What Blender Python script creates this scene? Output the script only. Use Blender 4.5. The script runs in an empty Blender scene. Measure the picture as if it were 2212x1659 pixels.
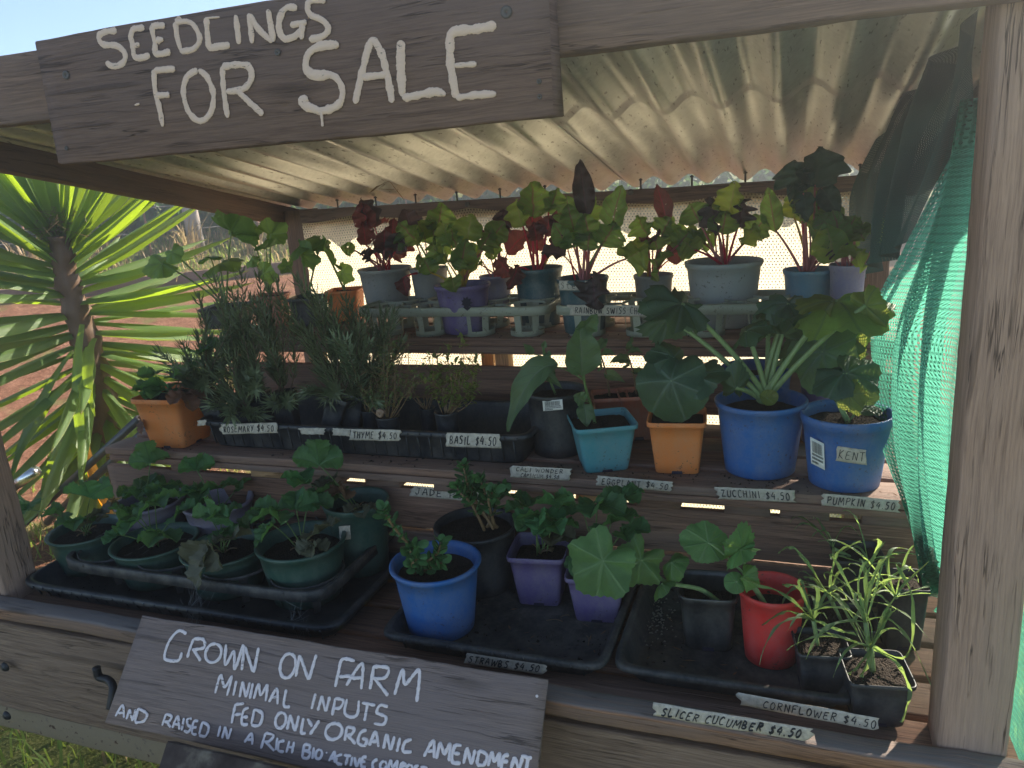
import bpy, math, random
from mathutils import Vector, Matrix, noise as mnoise
from math import radians, sin, cos, pi, atan2, exp
random.seed(7)
R = random.Random(11)
V3 = Vector
scene = bpy.context.scene

# ---------------------------------------------------------------- camera
FOC, CX, CY = 1661.0, 1106.0, 829.5          # picture measured 2212 x 1659
ROWS = [V3((0.94067396, 0.33218739, -0.06916682)), V3((0.02316297, -0.26623528, -0.96362973)), V3((-0.33852029, 0.90485928, -0.25813504))]
EYE = V3((0, -1.1, 0))                        # heights are measured from the lens; the ground is at -1.5
GZ = -1.5
cam_d = bpy.data.cameras.new('camera'); cam = bpy.data.objects.new('camera', cam_d)
scene.collection.objects.link(cam)
cam_d.sensor_width = 36; cam_d.lens = FOC / 2212 * 36; cam_d.clip_start = 0.02; cam_d.clip_end = 1500
m = Matrix((( ROWS[0].x, -ROWS[1].x, -ROWS[2].x, EYE.x), (ROWS[0].y, -ROWS[1].y, -ROWS[2].y, EYE.y), (ROWS[0].z, -ROWS[1].z, -ROWS[2].z, EYE.z), (0, 0, 0, 1)))
cam.matrix_world = m
scene.camera = cam
# ---------------------------------------------------------------- world, sun, exposure
FLARE_HAZE = 0.032
SUN_AZ, SUN_EL = 30.0, 33.0                   # azimuth from +Y towards +X
w = bpy.data.worlds.new('World'); scene.world = w; w.use_nodes = True
nt = w.node_tree; bg = nt.nodes['Background']
sky = nt.nodes.new('ShaderNodeTexSky'); sky.sky_type = 'NISHITA'; sky.sun_disc = False
sky.sun_elevation = radians(SUN_EL); sky.sun_rotation = radians(SUN_AZ)
sky.air_density = 0.5; sky.dust_density = 0.05; sky.altitude = 900; sky.ozone_density = 2.2
tint = nt.nodes.new('ShaderNodeMix'); tint.data_type = 'RGBA'; tint.blend_type = 'MULTIPLY'; tint.inputs[0].default_value = 1.0; tint.inputs[7].default_value = (1.12, 0.99, 0.80, 1)
nt.links.new(sky.outputs[0], tint.inputs[6]); nt.links.new(tint.outputs[2], bg.inputs[0]); bg.inputs[1].default_value = 0.125
sl = bpy.data.lights.new('sun', 'SUN'); sun = bpy.data.objects.new('sun', sl); scene.collection.objects.link(sun)
sl.energy = 4.6; sl.angle = radians(0.5); sl.color = (1.0, 0.91, 0.76)
sd = V3((sin(radians(SUN_AZ)) * cos(radians(SUN_EL)), cos(radians(SUN_AZ)) * cos(radians(SUN_EL)), sin(radians(SUN_EL))))
sun.rotation_euler = sd.to_track_quat('Z', 'Y').to_euler()
sun.location = (3, 3, 4)
scene.view_settings.view_transform = 'Standard'; scene.view_settings.look = 'None'
scene.view_settings.exposure = 1.82; scene.view_settings.gamma = 1.0
scene.render.engine = 'CYCLES'
cy = scene.cycles
cy.max_bounces = 8; cy.transparent_max_bounces = 16; cy.diffuse_bounces = 5; cy.glossy_bounces = 3; cy.transmission_bounces = 5
cy.use_denoising = True; cy.sample_clamp_indirect = 6.0

# ---------------------------------------------------------------- measuring helpers
def ray(px, py):
    a = V3((px - CX, py - CY, FOC)); return ROWS[0] * a.x + ROWS[1] * a.y + ROWS[2] * a.z
def A(px, py, y):                              # point on the upright plane at depth y
    r = ray(px, py); return EYE + r * ((y - EYE.y) / r.y)
def AZ(px, py, z):
    r = ray(px, py); return EYE + r * (z / r.z)
def AX(px, py, x):
    r = ray(px, py); return EYE + r * (x / r.x)
def AD(px, py, d):                             # point at distance d
    r = ray(px, py).normalized(); return EYE + r * d
def depth(p): return ROWS[2].dot(p - EYE)
def mpp(p): return depth(p) / FOC              # metres per measured pixel

# ---------------------------------------------------------------- materials
class NT:
    def __init__(s, name):
        s.m = bpy.data.materials.new(name); s.m.use_nodes = True; s.t = s.m.node_tree; s.t.nodes.clear()
        s.out = s.n('ShaderNodeOutputMaterial')
    def n(s, typ, **kw):
        o = s.t.nodes.new(typ)
        for k, v in kw.items():
            if k.startswith('i_'):
                o.inputs[k[2:].replace('_', ' ')].default_value = v
            else: setattr(o, k, v)
        return o
    def l(s, a, b): s.t.links.new(a, b)
    def math(s, op, a, b=None, c=None):
        o = s.n('ShaderNodeMath', operation=op)
        for i, x in enumerate((a, b, c)):
            if x is None: continue
            if isinstance(x, (int, float)): o.inputs[i].default_value = x
            else: s.l(x, o.inputs[i])
        return o.outputs[0]
    def mix(s, f, a, b, mode='MIX'):
        o = s.n('ShaderNodeMix', data_type='RGBA', blend_type=mode)
        for i, x in ((0, f), (6, a), (7, b)):
            if isinstance(x, (int, float)): o.inputs[i].default_value = x
            elif isinstance(x, tuple): o.inputs[i].default_value = (*x[:3], 1)
            else: s.l(x, o.inputs[i])
        return o.outputs[2]
    def noise(s, vec, scale, detail=4, rough=0.55, out='Fac', dist=0.0):
        o = s.n('ShaderNodeTexNoise'); o.inputs['Scale'].default_value = scale; o.inputs['Detail'].default_value = detail
        o.inputs['Roughness'].default_value = rough; o.inputs['Distortion'].default_value = dist
        if vec is not None: s.l(vec, o.inputs['Vector'])
        return o.outputs[out]
    def ramp(s, f, stops):
        o = s.n('ShaderNodeValToRGB'); e = o.color_ramp.elements
        while len(e) < len(stops): e.new(0.5)
        for x, (p, c) in zip(e, stops):
            x.position = p; x.color = (*c, 1) if isinstance(c, tuple) else (c, c, c, 1)
        s.l(f, o.inputs[0]); return o.outputs[0]
    def mapping(s, vec, scale=(1, 1, 1), loc=None, rot=(0, 0, 0)):
        o = s.n('ShaderNodeMapping'); o.inputs['Scale'].default_value = scale; o.inputs['Rotation'].default_value = rot
        s.l(vec, o.inputs[0])
        if loc is not None:
            if isinstance(loc, tuple): o.inputs['Location'].default_value = loc
            else: s.l(loc, o.inputs['Location'])
        return o.outputs[0]
    def coords(s, k='Object'): return s.n('ShaderNodeTexCoord').outputs[k]
    def principled(s, col, rough=0.5, metal=0.0, bump=None, bdist=0.002, bstr=0.6, spec=0.5, **kw):
        p = s.n('ShaderNodeBsdfPrincipled')
        for nm, x in (('Base Color', col), ('Roughness', rough), ('Metallic', metal), ('Specular IOR Level', spec)):
            if isinstance(x, (int, float)): p.inputs[nm].default_value = x
            elif isinstance(x, tuple): p.inputs[nm].default_value = (*x[:3], 1)
            else: s.l(x, p.inputs[nm])
        if bump is not None:
            b = s.n('ShaderNodeBump'); b.inputs['Strength'].default_value = bstr; b.inputs['Distance'].default_value = bdist
            s.l(bump, b.inputs['Height']); s.l(b.outputs[0], p.inputs['Normal']); s.bumpn = b.outputs[0]
        return p.outputs[0]
    def done(s, sh): s.l(sh, s.out.inputs[0]); return s.m

def wood(name, dark, mid, light, grain=1.0, crack=0.5, grey=None, rough=0.8, blotch=0.5, topgrey=None):
    dark, mid, light = [(c[0] * 1.16, c[1] * .97, c[2] * .80) for c in (dark, mid, light)]
    if grey: grey = (grey[0] * 1.10, grey[1] * .97, grey[2] * .85)
    n = NT(name); uv = n.coords('UV')
    oi = n.n('ShaderNodeObjectInfo'); rnd = oi.outputs['Random']
    cmb = n.n('ShaderNodeCombineXYZ'); n.l(n.math('MULTIPLY', rnd, 37.0), cmb.inputs[0]); n.l(n.math('MULTIPLY', rnd, 11.0), cmb.inputs[1])
    base = n.mapping(uv, (1, 1, 1), cmb.outputs[0])
    wv = n.noise(n.mapping(base, (3, 9, 1)), 1.0, 2)
    wob = n.n('ShaderNodeVectorMath', operation='ADD'); n.l(base, wob.inputs[0])
    c2 = n.n('ShaderNodeCombineXYZ'); n.l(n.math('MULTIPLY', wv, 0.012), c2.inputs[1]); n.l(c2.outputs[0], wob.inputs[1]); b2 = wob.outputs[0]
    g1 = n.noise(n.mapping(b2, (2.5 * grain, 85 * grain, 1)), 1.0, 7, 0.7)
    g2 = n.noise(n.mapping(b2, (11 * grain, 330 * grain, 1)), 1.0, 4, 0.7)
    g3 = n.noise(n.mapping(b2, (1.2, 5, 1)), 1.0, 3)
    col = n.ramp(n.math('ADD', n.math('MULTIPLY', g1, 0.45), n.math('MULTIPLY', g2, 0.55)), [(0.39, dark), (0.5, mid), (0.61, light)])
    if grey: col = n.mix(n.ramp(g3, [(0.5 - blotch * .25, 0.0), (0.62, 1.0)]), col, n.mix(0.75, col, grey))
    if topgrey:
        ge = n.n('ShaderNodeNewGeometry'); sz = n.n('ShaderNodeSeparateXYZ'); n.l(ge.outputs['Normal'], sz.inputs[0])
        col = n.mix(n.math('MULTIPLY', n.ramp(sz.outputs[2], [(.45, 0.0), (.8, .85)]), n.ramp(g1, [(.3, 1.0), (.75, .5)])), col, topgrey)
    ck = n.noise(n.mapping(b2, (3.2, 120, 1)), 1.0, 4, 0.7)
    ckm = n.ramp(ck, [(0.33, 1.0), (0.385, 0.0)])
    ck2 = n.noise(n.mapping(b2, (1.1, 28, 1)), 1.0, 3, 0.6)
    ckm = n.math('MAXIMUM', ckm, n.ramp(ck2, [(0.31, 1.0), (0.335, 0.0)]))
    cl = n.math('ABSOLUTE', n.math('SUBTRACT', n.noise(n.mapping(b2, (1.6, 34, 1)), 1.0, 4, 0.6), .5))
    cm = n.ramp(n.noise(n.mapping(b2, (5, 22, 1)), 1.0, 2), [(.50, 0.0), (.60, 1.0)])
    ckm = n.math('MAXIMUM', n.math('MULTIPLY', n.ramp(cl, [(0.0, 1.0), (0.012, 0.0)]), cm), n.math('MULTIPLY', ckm, .55))
    # knots
    vo = n.n('ShaderNodeTexVoronoi'); vo.inputs['Scale'].default_value = 1.0; n.l(n.mapping(b2, (2.1, 9, 1)), vo.inputs['Vector'])
    kn = n.ramp(vo.outputs['Distance'], [(0.05, 1.0), (0.12, 0.0)])
    col = n.mix(n.math('MULTIPLY', n.math('MAXIMUM', ckm, n.math('MULTIPLY', kn, .6)), crack), col, tuple(c * 0.25 for c in dark))
    h = n.math('SUBTRACT', n.math('ADD', g1, n.math('MULTIPLY', g2, 0.6)), n.math('MULTIPLY', ckm, 1.3))
    return n.done(n.principled(col, rough, 0, h, 0.003, 0.7, 0.25))

W_SIGN = wood('weathered_sign_wood', (0.078, 0.050, 0.042), (0.145, 0.100, 0.085), (0.21, 0.15, 0.127), 1.25, 0.75, (0.135, 0.10, 0.096))
W_LOW = wood('grey_sign_wood', (0.12, 0.10, 0.095), (0.20, 0.168, 0.165), (0.28, 0.235, 0.23), 1.4, 0.6, (0.22, 0.19, 0.2))
W_POST = wood('hardwood_post', (0.15, 0.098, 0.075), (0.32, 0.225, 0.18), (0.45, 0.335, 0.275), 1.0, 0.9, (0.34, 0.265, 0.235))
W_RAIL = wood('rail_hardwood', (0.085, 0.046, 0.029), (0.21, 0.125, 0.08), (0.34, 0.22, 0.15), 1.1, 0.8, (0.17, 0.135, 0.12), blotch=.3, topgrey=(0.20, 0.185, 0.18))
W_BOARD = wood('grey_brown_board', (0.085, 0.060, 0.048), (0.19, 0.148, 0.122), (0.28, 0.228, 0.19), 1.1, 0.6, (0.205, 0.155, 0.128))
W_SHELF = wood('shelf_timber', (0.10, 0.062, 0.05), (0.20, 0.125, 0.10), (0.30, 0.20, 0.155), 1.1, 0.5, (0.2, 0.16, 0.145))
W_PINE = wood('pale_pine', (0.33, 0.21, 0.12), (0.48, 0.33, 0.20), (0.6, 0.44, 0.28), 0.9, 0.4)
W_BEAM = wood('beam_timber', (0.085, 0.056, 0.045), (0.165, 0.112, 0.09), (0.25, 0.175, 0.14), 1.0, 0.5, (0.17, 0.13, 0.12))

def plastic(name, col, rough=0.42, dust=0.25, dcol=(0.32, 0.29, 0.25), trans=0.0):
    n = NT(name); o = n.coords('Object')
    dust = min(.75, dust * 1.7)
    d1 = n.noise(n.mapping(o, (1, 1, 0.5)), 22, 6, 0.65); d2 = n.noise(o, 160, 3, 0.6)
    mask = n.math('MULTIPLY', n.ramp(n.math('ADD', n.math('MULTIPLY', d1, .75), n.math('MULTIPLY', d2, .25)), [(0.41, 0.0), (0.64, 1.0)]), dust)
    sc = n.ramp(n.noise(n.mapping(o, (30, 30, 300)), 1.0, 3), [(0.70, 0.0), (0.76, 0.35 * min(1, dust * 2))])
    mask = n.math('MAXIMUM', mask, sc)
    c = n.mix(mask, col, dcol)
    fl = n.math('MULTIPLY', n.ramp(n.noise(o, 120, 3, .7), [(.60, 0.0), (.66, .75)]), n.ramp(n.noise(o, 16, 2), [(.45, 0.0), (.6, 1.0)])); c = n.mix(fl, c, (0.07, 0.048, 0.033))
    r = n.math('ADD', rough, n.math('MULTIPLY', d1, 0.2))
    sh = n.principled(c, r, 0, d2, 0.0006, 0.35, 0.45)
    if trans:
        t = n.n('ShaderNodeBsdfTranslucent'); n.l(c, t.inputs[0]); mx = n.n('ShaderNodeMixShader'); mx.inputs[0].default_value = trans
        n.l(sh, mx.inputs[1]); n.l(t.outputs[0], mx.inputs[2]); sh = mx.outputs[0]
    return n.done(sh)
P_BLUE = plastic('blue_plastic', (0.022, 0.12, 0.36), .38, .16, trans=.12)
P_BLUE2 = plastic('deep_blue_plastic', (0.010, 0.08, 0.30), .38, .2, trans=.1)
P_TEAL = plastic('teal_plastic', (0.06, 0.25, 0.29), .42, .14, trans=.1)
P_ORANGE = plastic('orange_plastic', (0.72, 0.21, 0.045), .45, .16, (0.5, 0.33, 0.2), trans=.2)
P_TERRA = plastic('terracotta_plastic', (0.42, 0.12, 0.06), .5, .25)
P_GREEN = plastic('dark_green_plastic', (0.022, 0.07, 0.052), .36, .22, (.16, .18, .14))
P_PURPLE = plastic('purple_plastic', (0.125, 0.085, 0.22), .42, .2, trans=.1)
P_LAV = plastic('faded_lavender_plastic', (0.20, 0.17, 0.26), .5, .35)
P_RED = plastic('red_plastic', (0.68, 0.035, 0.03), .42, .12, trans=.15)
P_CREAM = plastic('cream_plastic', (0.36, 0.37, 0.27), .5, .25, trans=.15)
P_GREY = plastic('grey_plastic', (0.20, 0.205, 0.195), .5, .3)
P_PALE = plastic('pale_grey_plastic', (0.30, 0.32, 0.31), .5, .25, trans=.1)
P_SKY = plastic('pale_blue_plastic', (0.10, 0.22, 0.30), .5, .2, trans=.15)
P_DTEAL = plastic('dark_teal_plastic', (0.010, 0.06, 0.075), .36, .2)
P_BLACK = plastic('black_plastic', (0.010, 0.014, 0.020), .38, .28, (.12, .11, .10))
P_BLACK2 = plastic('dusty_black_plastic', (0.020, 0.022, 0.024), .5, .5, (.13, .115, .10))
P_CLEARISH = plastic('smoky_plastic', (0.018, 0.019, 0.02), .22, .10)
P_INK = plastic('flower_print', (0.015, 0.012, 0.03), .6, 0.0)

def soil_mat():
    n = NT('potting_soil'); o = n.coords('Object')
    a = n.noise(o, 260, 5, .7); b = n.noise(o, 70, 4, .6)
    v = n.n('ShaderNodeTexVoronoi'); v.inputs['Scale'].default_value = 330; n.l(o, v.inputs[0])
    c = n.ramp(a, [(0.3, (0.012, 0.009, 0.007)), (0.6, (0.05, 0.036, 0.027)), (0.8, (0.13, 0.10, 0.075))])
    return n.done(n.principled(c, 0.95, 0, n.math('ADD', n.math('ADD', a, b), v.outputs[0]), 0.006, 0.9, 0.2))
SOIL = soil_mat()

def leaf_mat(name, col, vein=None, trans=0.5, tcol=None, rough=0.5, palm=False, holes=False, ribs=False, var=0.25, vs=0.8, vw=0.10):
    n = NT(name); uv = n.coords('UV'); sp = n.n('ShaderNodeSeparateXYZ'); n.l(uv, sp.inputs[0]); x, v = sp.outputs[0], sp.outputs[1]
    o = n.coords('Object'); oi = n.n('ShaderNodeObjectInfo')
    ax = n.math('ABSOLUTE', n.math('SUBTRACT', x, 0.5))           # 0 at the midrib
    if palm: # u = angle/2pi, v = radius
        f = n.math('ABSOLUTE', n.math('SUBTRACT', n.math('FRACT', n.math('ADD', n.math('MULTIPLY', x, 7.0), 0.5)), 0.5))
        d = n.math('MULTIPLY', f, v)
        vm = n.ramp(d, [(0.0, 1.0), (0.03, 0.55), (0.06, 0.0)])
        f2 = n.math('ABSOLUTE', n.math('SUBTRACT', n.math('FRACT', n.math('ADD', n.math('MULTIPLY', v, 6.0), n.math('MULTIPLY', f, -3.0))), 0.5))
        vm = n.math('MAXIMUM', vm, n.math('MULTIPLY', n.ramp(f2, [(0.0, .6), (0.07, 0.0)]), 0.8))
    else:
        vm = n.ramp(ax, [(0.0, 1.0), (0.02, 0.85), (0.045, 0.0)])
        f2 = n.math('ABSOLUTE', n.math('SUBTRACT', n.math('FRACT', n.math('SUBTRACT', n.math('MULTIPLY', v, 7.0), n.math('MULTIPLY', ax, 3.6))), 0.5))
        vm = n.math('MAXIMUM', vm, n.math('MULTIPLY', n.ramp(f2, [(0.0, .8), (vw, 0.0)]), 0.8))
    n1 = n.noise(o, 55, 4, .6); n2 = n.noise(o, 14, 2)
    dk = tuple(c * (1 - var) for c in col); lt = tuple(min(1, c * (1 + var)) for c in col)
    c = n.mix(n.ramp(n.math('ADD', n.math('MULTIPLY', n1, .5), n.math('MULTIPLY', n2, .5)), [(.36, 0.0), (.64, 1.0)]), dk, lt)
    hsv = n.n('ShaderNodeHueSaturation'); n.l(c, hsv.inputs['Color'])
    n.l(n.math('ADD', 0.8, n.math('MULTIPLY', oi.outputs['Random'], 0.4)), hsv.inputs['Value'])
    n.l(n.math('ADD', 0.485, n.math('MULTIPLY', oi.outputs['Random'], 0.03)), hsv.inputs['Hue']); c = hsv.outputs[0]
    if ribs:
        rb = n.noise(n.mapping(uv, (46, 1.2, 1)), 1.0, 3, .6); c = n.mix(n.ramp(rb, [(.4, .45), (.62, 0.0)]), c, tuple(k * .5 for k in col))
        tipm = n.ramp(v, [(.93, 0.0), (.985, .9)]); c = n.mix(tipm, c, (0.20, 0.11, 0.05)); edge = n.ramp(ax, [(.455, 0.0), (.48, .6)]); c = n.mix(edge, c, (0.38, 0.36, 0.12)); vm = rb
    if vein: c = n.mix(n.math('MULTIPLY', vm, vs), c, vein)
    h = n.math('SUBTRACT', n.math('MULTIPLY', n1, .5), vm)
    pr = n.principled(c, rough, 0, h, 0.0012, 0.6, 0.4)
    tr = n.n('ShaderNodeBsdfTranslucent')
    if tcol: tc = n.mix(n.math('MULTIPLY', vm, 0.75), tcol, tuple(k * .45 for k in (vein or tcol))); n.l(tc, tr.inputs[0])
    else: n.l(c, tr.inputs[0])
    n.l(n.bumpn, tr.inputs['Normal'])
    mx = n.n('ShaderNodeMixShader'); mx.inputs[0].default_value = trans; n.l(pr, mx.inputs[1]); n.l(tr.outputs[0], mx.inputs[2]); sh = mx.outputs[0]
    if holes:
        hm = n.ramp(n.noise(o, 60, 3, .6), [(0.69, 0.0), (0.70, 1.0)])
        tp = n.n('ShaderNodeBsdfTransparent'); m2 = n.n('ShaderNodeMixShader'); n.l(hm, m2.inputs[0]); n.l(sh, m2.inputs[1]); n.l(tp.outputs[0], m2.inputs[2]); sh = m2.outputs[0]
    return n.done(sh)
L_CHG = leaf_mat('chard_green_leaf', (0.06, 0.12, 0.045), (0.34, 0.13, 0.11), .5, (0.28, 0.46, 0.07), holes=True)
L_CHR = leaf_mat('chard_red_leaf', (0.055, 0.030, 0.026), (0.40, 0.03, 0.06), .4, (0.24, 0.06, 0.05), holes=True)
L_CHY = leaf_mat('chard_lime_leaf', (0.09, 0.16, 0.04), (0.40, 0.38, 0.12), .5, (0.42, 0.52, 0.06), holes=True)
L_CHD = leaf_mat('chard_dark_leaf', (0.045, 0.035, 0.035), (0.12, 0.05, 0.06), .3, (0.12, 0.06, 0.05))
L_DKG = leaf_mat('chard_deep_green_leaf', (0.028, 0.055, 0.035), (0.06, 0.09, 0.05), .25, (0.06, 0.12, 0.04))
L_CUC = leaf_mat('cucumber_leaf', (0.09, 0.19, 0.06), (0.20, 0.33, 0.12), .45, (0.30, 0.48, 0.08), palm=True, vs=.8)
L_ZUC = leaf_mat('zucchini_leaf', (0.035, 0.085, 0.05), (0.14, 0.20, 0.125), .35, (0.24, 0.33, 0.06), palm=True, vs=.65)
L_ZUY = leaf_mat('zucchini_yellowing_leaf', (0.12, 0.16, 0.04), (0.28, 0.33, 0.12), .5, (0.42, 0.44, 0.08), palm=True, vs=.5)
L_STR = leaf_mat('strawberry_leaf', (0.065, 0.155, 0.055), (0.10, 0.20, 0.08), .4, (0.20, 0.40, 0.08), vs=.6)
L_STO = leaf_mat('old_strawberry_leaf', (0.09, 0.09, 0.055), (0.17, 0.16, 0.11), .3, (0.2, 0.2, 0.08), vs=.6)
L_EGG = leaf_mat('eggplant_leaf', (0.075, 0.135, 0.065), (0.20, 0.26, 0.15), .4, (0.22, 0.34, 0.10), vs=.6)
L_ROS = leaf_mat('rosemary_needles', (0.18, 0.215, 0.115), None, .3, (0.12, 0.2, 0.09))
L_THY = leaf_mat('thyme_leaves', (0.14, 0.19, 0.075), None, .45, (0.30, 0.36, 0.10))
L_BAS = leaf_mat('basil_leaves', (0.17, 0.23, 0.06), None, .45, (0.38, 0.45, 0.10))
L_JAD = leaf_mat('jade_leaf', (0.07, 0.16, 0.05), None, .15, (0.2, 0.4, 0.08), rough=.3)
L_COR = leaf_mat('cornflower_leaf', (0.16, 0.24, 0.12), (0.3, 0.4, 0.22), .45, (0.4, 0.55, 0.12), vs=.4)
L_YUC = leaf_mat('yucca_leaf', (0.13, 0.20, 0.075), None, .5, (0.48, 0.66, 0.03), rough=.42, var=.15, ribs=True)
L_YUG = leaf_mat('dead_yucca_leaf', (0.55, 0.25, 0.04), None, .5, (0.9, 0.35, 0.02), rough=.5)
L_DRY = leaf_mat('dry_leaf', (0.16, 0.085, 0.05), (0.22, 0.13, 0.08), .3, (0.25, 0.12, 0.05))
L_HEDGE = leaf_mat('hedge_leaves', (0.035, 0.085, 0.035), None, .4, (0.12, 0.26, 0.05), var=.5)
L_GRASS = leaf_mat('grass_blades', (0.13, 0.20, 0.045), None, .5, (0.40, 0.50, 0.08), var=.5)
L_STRAW = leaf_mat('straw_blades', (0.42, 0.30, 0.15), None, .4, (0.6, 0.45, 0.22), var=.3)

def stem_mat(name, col, trans=.25):
    n = NT(name); o = n.coords('Object'); a = n.noise(n.mapping(o, (1, 1, .3)), 120, 4)
    c = n.mix(a, tuple(k * .65 for k in col), tuple(min(1, k * 1.3) for k in col)); pr = n.principled(c, .45, 0, a, .001, .4, .4)
    t = n.n('ShaderNodeBsdfTranslucent'); n.l(c, t.inputs[0]); mx = n.n('ShaderNodeMixShader'); mx.inputs[0].default_value = trans
    n.l(pr, mx.inputs[1]); n.l(t.outputs[0], mx.inputs[2]); return n.done(mx.outputs[0])
S_GREEN = stem_mat('green_stem', (0.16, 0.25, 0.08)); S_PALE = stem_mat('pale_green_stem', (0.26, 0.36, 0.15))
S_RED = stem_mat('crimson_stem', (0.60, 0.02, 0.06), .45); S_PINK = stem_mat('pink_stem', (0.5, 0.16, 0.16), .4)
S_YEL = stem_mat('yellow_stem', (0.55, 0.36, 0.06), .4); S_WOODY = stem_mat('woody_stem', (0.17, 0.12, 0.08), .05)
S_BROWN = stem_mat('brown_stem', (0.22, 0.14, 0.07), .1)

def roof_mat():
    n = NT('galvanised_iron'); o = n.coords('Object')
    a = n.noise(n.mapping(o, (9, 1.6, 9)), 1.0, 6, .65); b = n.noise(o, 70, 3); s = n.noise(n.mapping(o, (150, 26, 60), rot=(0, 0, .35)), 1.0, 2)
    c = n.ramp(n.math('ADD', n.math('MULTIPLY', a, .7), n.math('MULTIPLY', b, .3)), [(.32, (0.27, 0.275, 0.27)), (.5, (0.47, 0.475, 0.455)), (.68, (0.60, 0.60, 0.575))])
    pos = n.n('ShaderNodeSeparateXYZ'); n.l(o, pos.inputs[0])
    sp = n.ramp(s, [(.64, 0.0), (.70, .75)])
    c = n.mix(sp, c, (0.07, 0.06, 0.055))
    return n.done(n.principled(c, n.math('ADD', .26, n.math('MULTIPLY', b, .16)), 0.62, a, 0.002, .4, .5))
ROOF = roof_mat()

def mesh_mat(name, col, tcol, sx, sy, hole, dens=0.3, rib=.25):
    """knitted shade cloth: strands in UV metres, holes between, translucent yarn"""
    n = NT(name); uv = n.coords('UV'); sp = n.n('ShaderNodeSeparateXYZ'); n.l(uv, sp.inputs[0])
    wob = n.noise(uv, 30, 2)
    u = n.math('MULTIPLY', n.math('ADD', sp.outputs[0], n.math('MULTIPLY', wob, .004)), sx); v = n.math('MULTIPLY', sp.outputs[1], sy)
    row = n.math('MULTIPLY', n.math('FLOOR', v), 0.5)
    fu = n.math('ABSOLUTE', n.math('SUBTRACT', n.math('FRACT', n.math('ADD', u, row)), .5))
    fv = n.math('ABSOLUTE', n.math('SUBTRACT', n.math('FRACT', v), .5))
    r = n.math('SQRT', n.math('ADD', n.math('MULTIPLY', n.math('MULTIPLY', fu, fu), 1.6), n.math('MULTIPLY', fv, fv)))
    big = n.noise(uv, 9, 3)
    hm = n.ramp(n.math('ADD', r, n.math('MULTIPLY', n.math('SUBTRACT', big, .5), .15)), [(hole - .06, 1.0), (hole + .04, 0.0)])
    cc = n.mix(n.noise(uv, 400, 2), tuple(k * .55 for k in col), col)
    d = n.principled(cc, .6, 0, r, .0008, .5, .3); t = n.n('ShaderNodeBsdfTranslucent')
    ribm = n.ramp(n.math('ABSOLUTE', n.math('SUBTRACT', n.math('FRACT', u), .5)), [(.22, 0.0), (.42, rib)])
    n.l(n.mix(ribm, n.mix(n.noise(uv, 14, 3), tuple(k * .8 for k in tcol), tcol), tuple(k * .25 for k in tcol)), t.inputs[0])
    mx = n.n('ShaderNodeMixShader'); mx.inputs[0].default_value = .6; n.l(d, mx.inputs[1]); n.l(t.outputs[0], mx.inputs[2])
    tp = n.n('ShaderNodeBsdfTransparent'); m2 = n.n('ShaderNodeMixShader'); n.l(n.math('MULTIPLY', hm, 1 - dens * .3), m2.inputs[0]); n.l(mx.outputs[0], m2.inputs[1]); n.l(tp.outputs[0], m2.inputs[2])
    return n.done(m2.outputs[0])
NET_GREEN = mesh_mat('green_shade_net', (0.015, 0.13, 0.085), (0.13, 0.50, 0.35), 150, 210, .33, rib=.7)
NET_CREAM = mesh_mat('cream_shade_net', (0.55, 0.45, 0.30), (0.97, 0.84, 0.60), 100, 118, .27)
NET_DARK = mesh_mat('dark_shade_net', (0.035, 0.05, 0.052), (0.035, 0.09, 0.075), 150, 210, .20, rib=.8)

def tape_mat():
    n = NT('masking_tape'); o = n.coords('Object'); a = n.noise(o, 90, 5, .7); b = n.noise(n.mapping(o, (20, 20, 500)), 1.0, 2)
    c = n.ramp(a, [(.3, (0.33, 0.28, 0.22)), (.55, (0.50, 0.44, 0.355)), (.75, (0.60, 0.54, 0.45))])
    return n.done(n.principled(c, .7, 0, n.math('ADD', a, b), .0008, .7, .3))
TAPE = tape_mat()
def flat(name, col, rough=.6, bump=60, bd=.0015, metal=0, var=.12):
    n = NT(name); o = n.coords('Object'); a = n.noise(o, bump, 5, .6)
    return n.done(n.principled(n.mix(a, tuple(k * (1 - var) for k in col), tuple(min(1, k * (1 + var)) for k in col)), rough, metal, a, bd, .6, .4))
def paint_mat(name, col):
    n = NT(name); o = n.coords('Object'); a = n.noise(n.mapping(o, (60, 60, 260)), 1.0, 4, .65); b = n.noise(o, 30, 3)
    p = n.principled(n.mix(a, tuple(k * .82 for k in col), tuple(min(1, k * 1.08) for k in col)), .6, 0, a, .001, .7, .3)
    hm = n.ramp(n.math('ADD', n.math('MULTIPLY', a, .7), n.math('MULTIPLY', b, .3)), [(.60, 0.0), (.66, .85)]); tp = n.n('ShaderNodeBsdfTransparent')
    mx = n.n('ShaderNodeMixShader'); n.l(hm, mx.inputs[0]); n.l(p, mx.inputs[1]); n.l(tp.outputs[0], mx.inputs[2]); return n.done(mx.outputs[0])
PAINT = paint_mat('cream_paint', (0.74, 0.52, 0.40))
PAINT2 = paint_mat('white_paint', (0.84, 0.72, 0.70))
INK = flat('marker_ink', (0.02, 0.02, 0.022), .6)
LABELW = flat('white_label', (0.70, 0.68, 0.64), .5)
STEEL = flat('screw_steel', (0.10, 0.085, 0.075), .6, metal=.4)
BLACKM = flat('black_metal', (0.03, 0.028, 0.03), .5, metal=.3)
SHELLM = flat('snail_shell', (0.22, 0.14, 0.09), .4, 200)
WEB = flat('cobweb', (0.3, 0.3, 0.3), .6)
PERL = flat('perlite_grains', (0.26, 0.24, 0.20), .8)
PIPE = flat('grey_pipe', (0.09, 0.085, 0.085), .4, metal=.5)
WIREM = flat('fence_wire', (0.35, 0.30, 0.27), .5, metal=.5)
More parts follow.
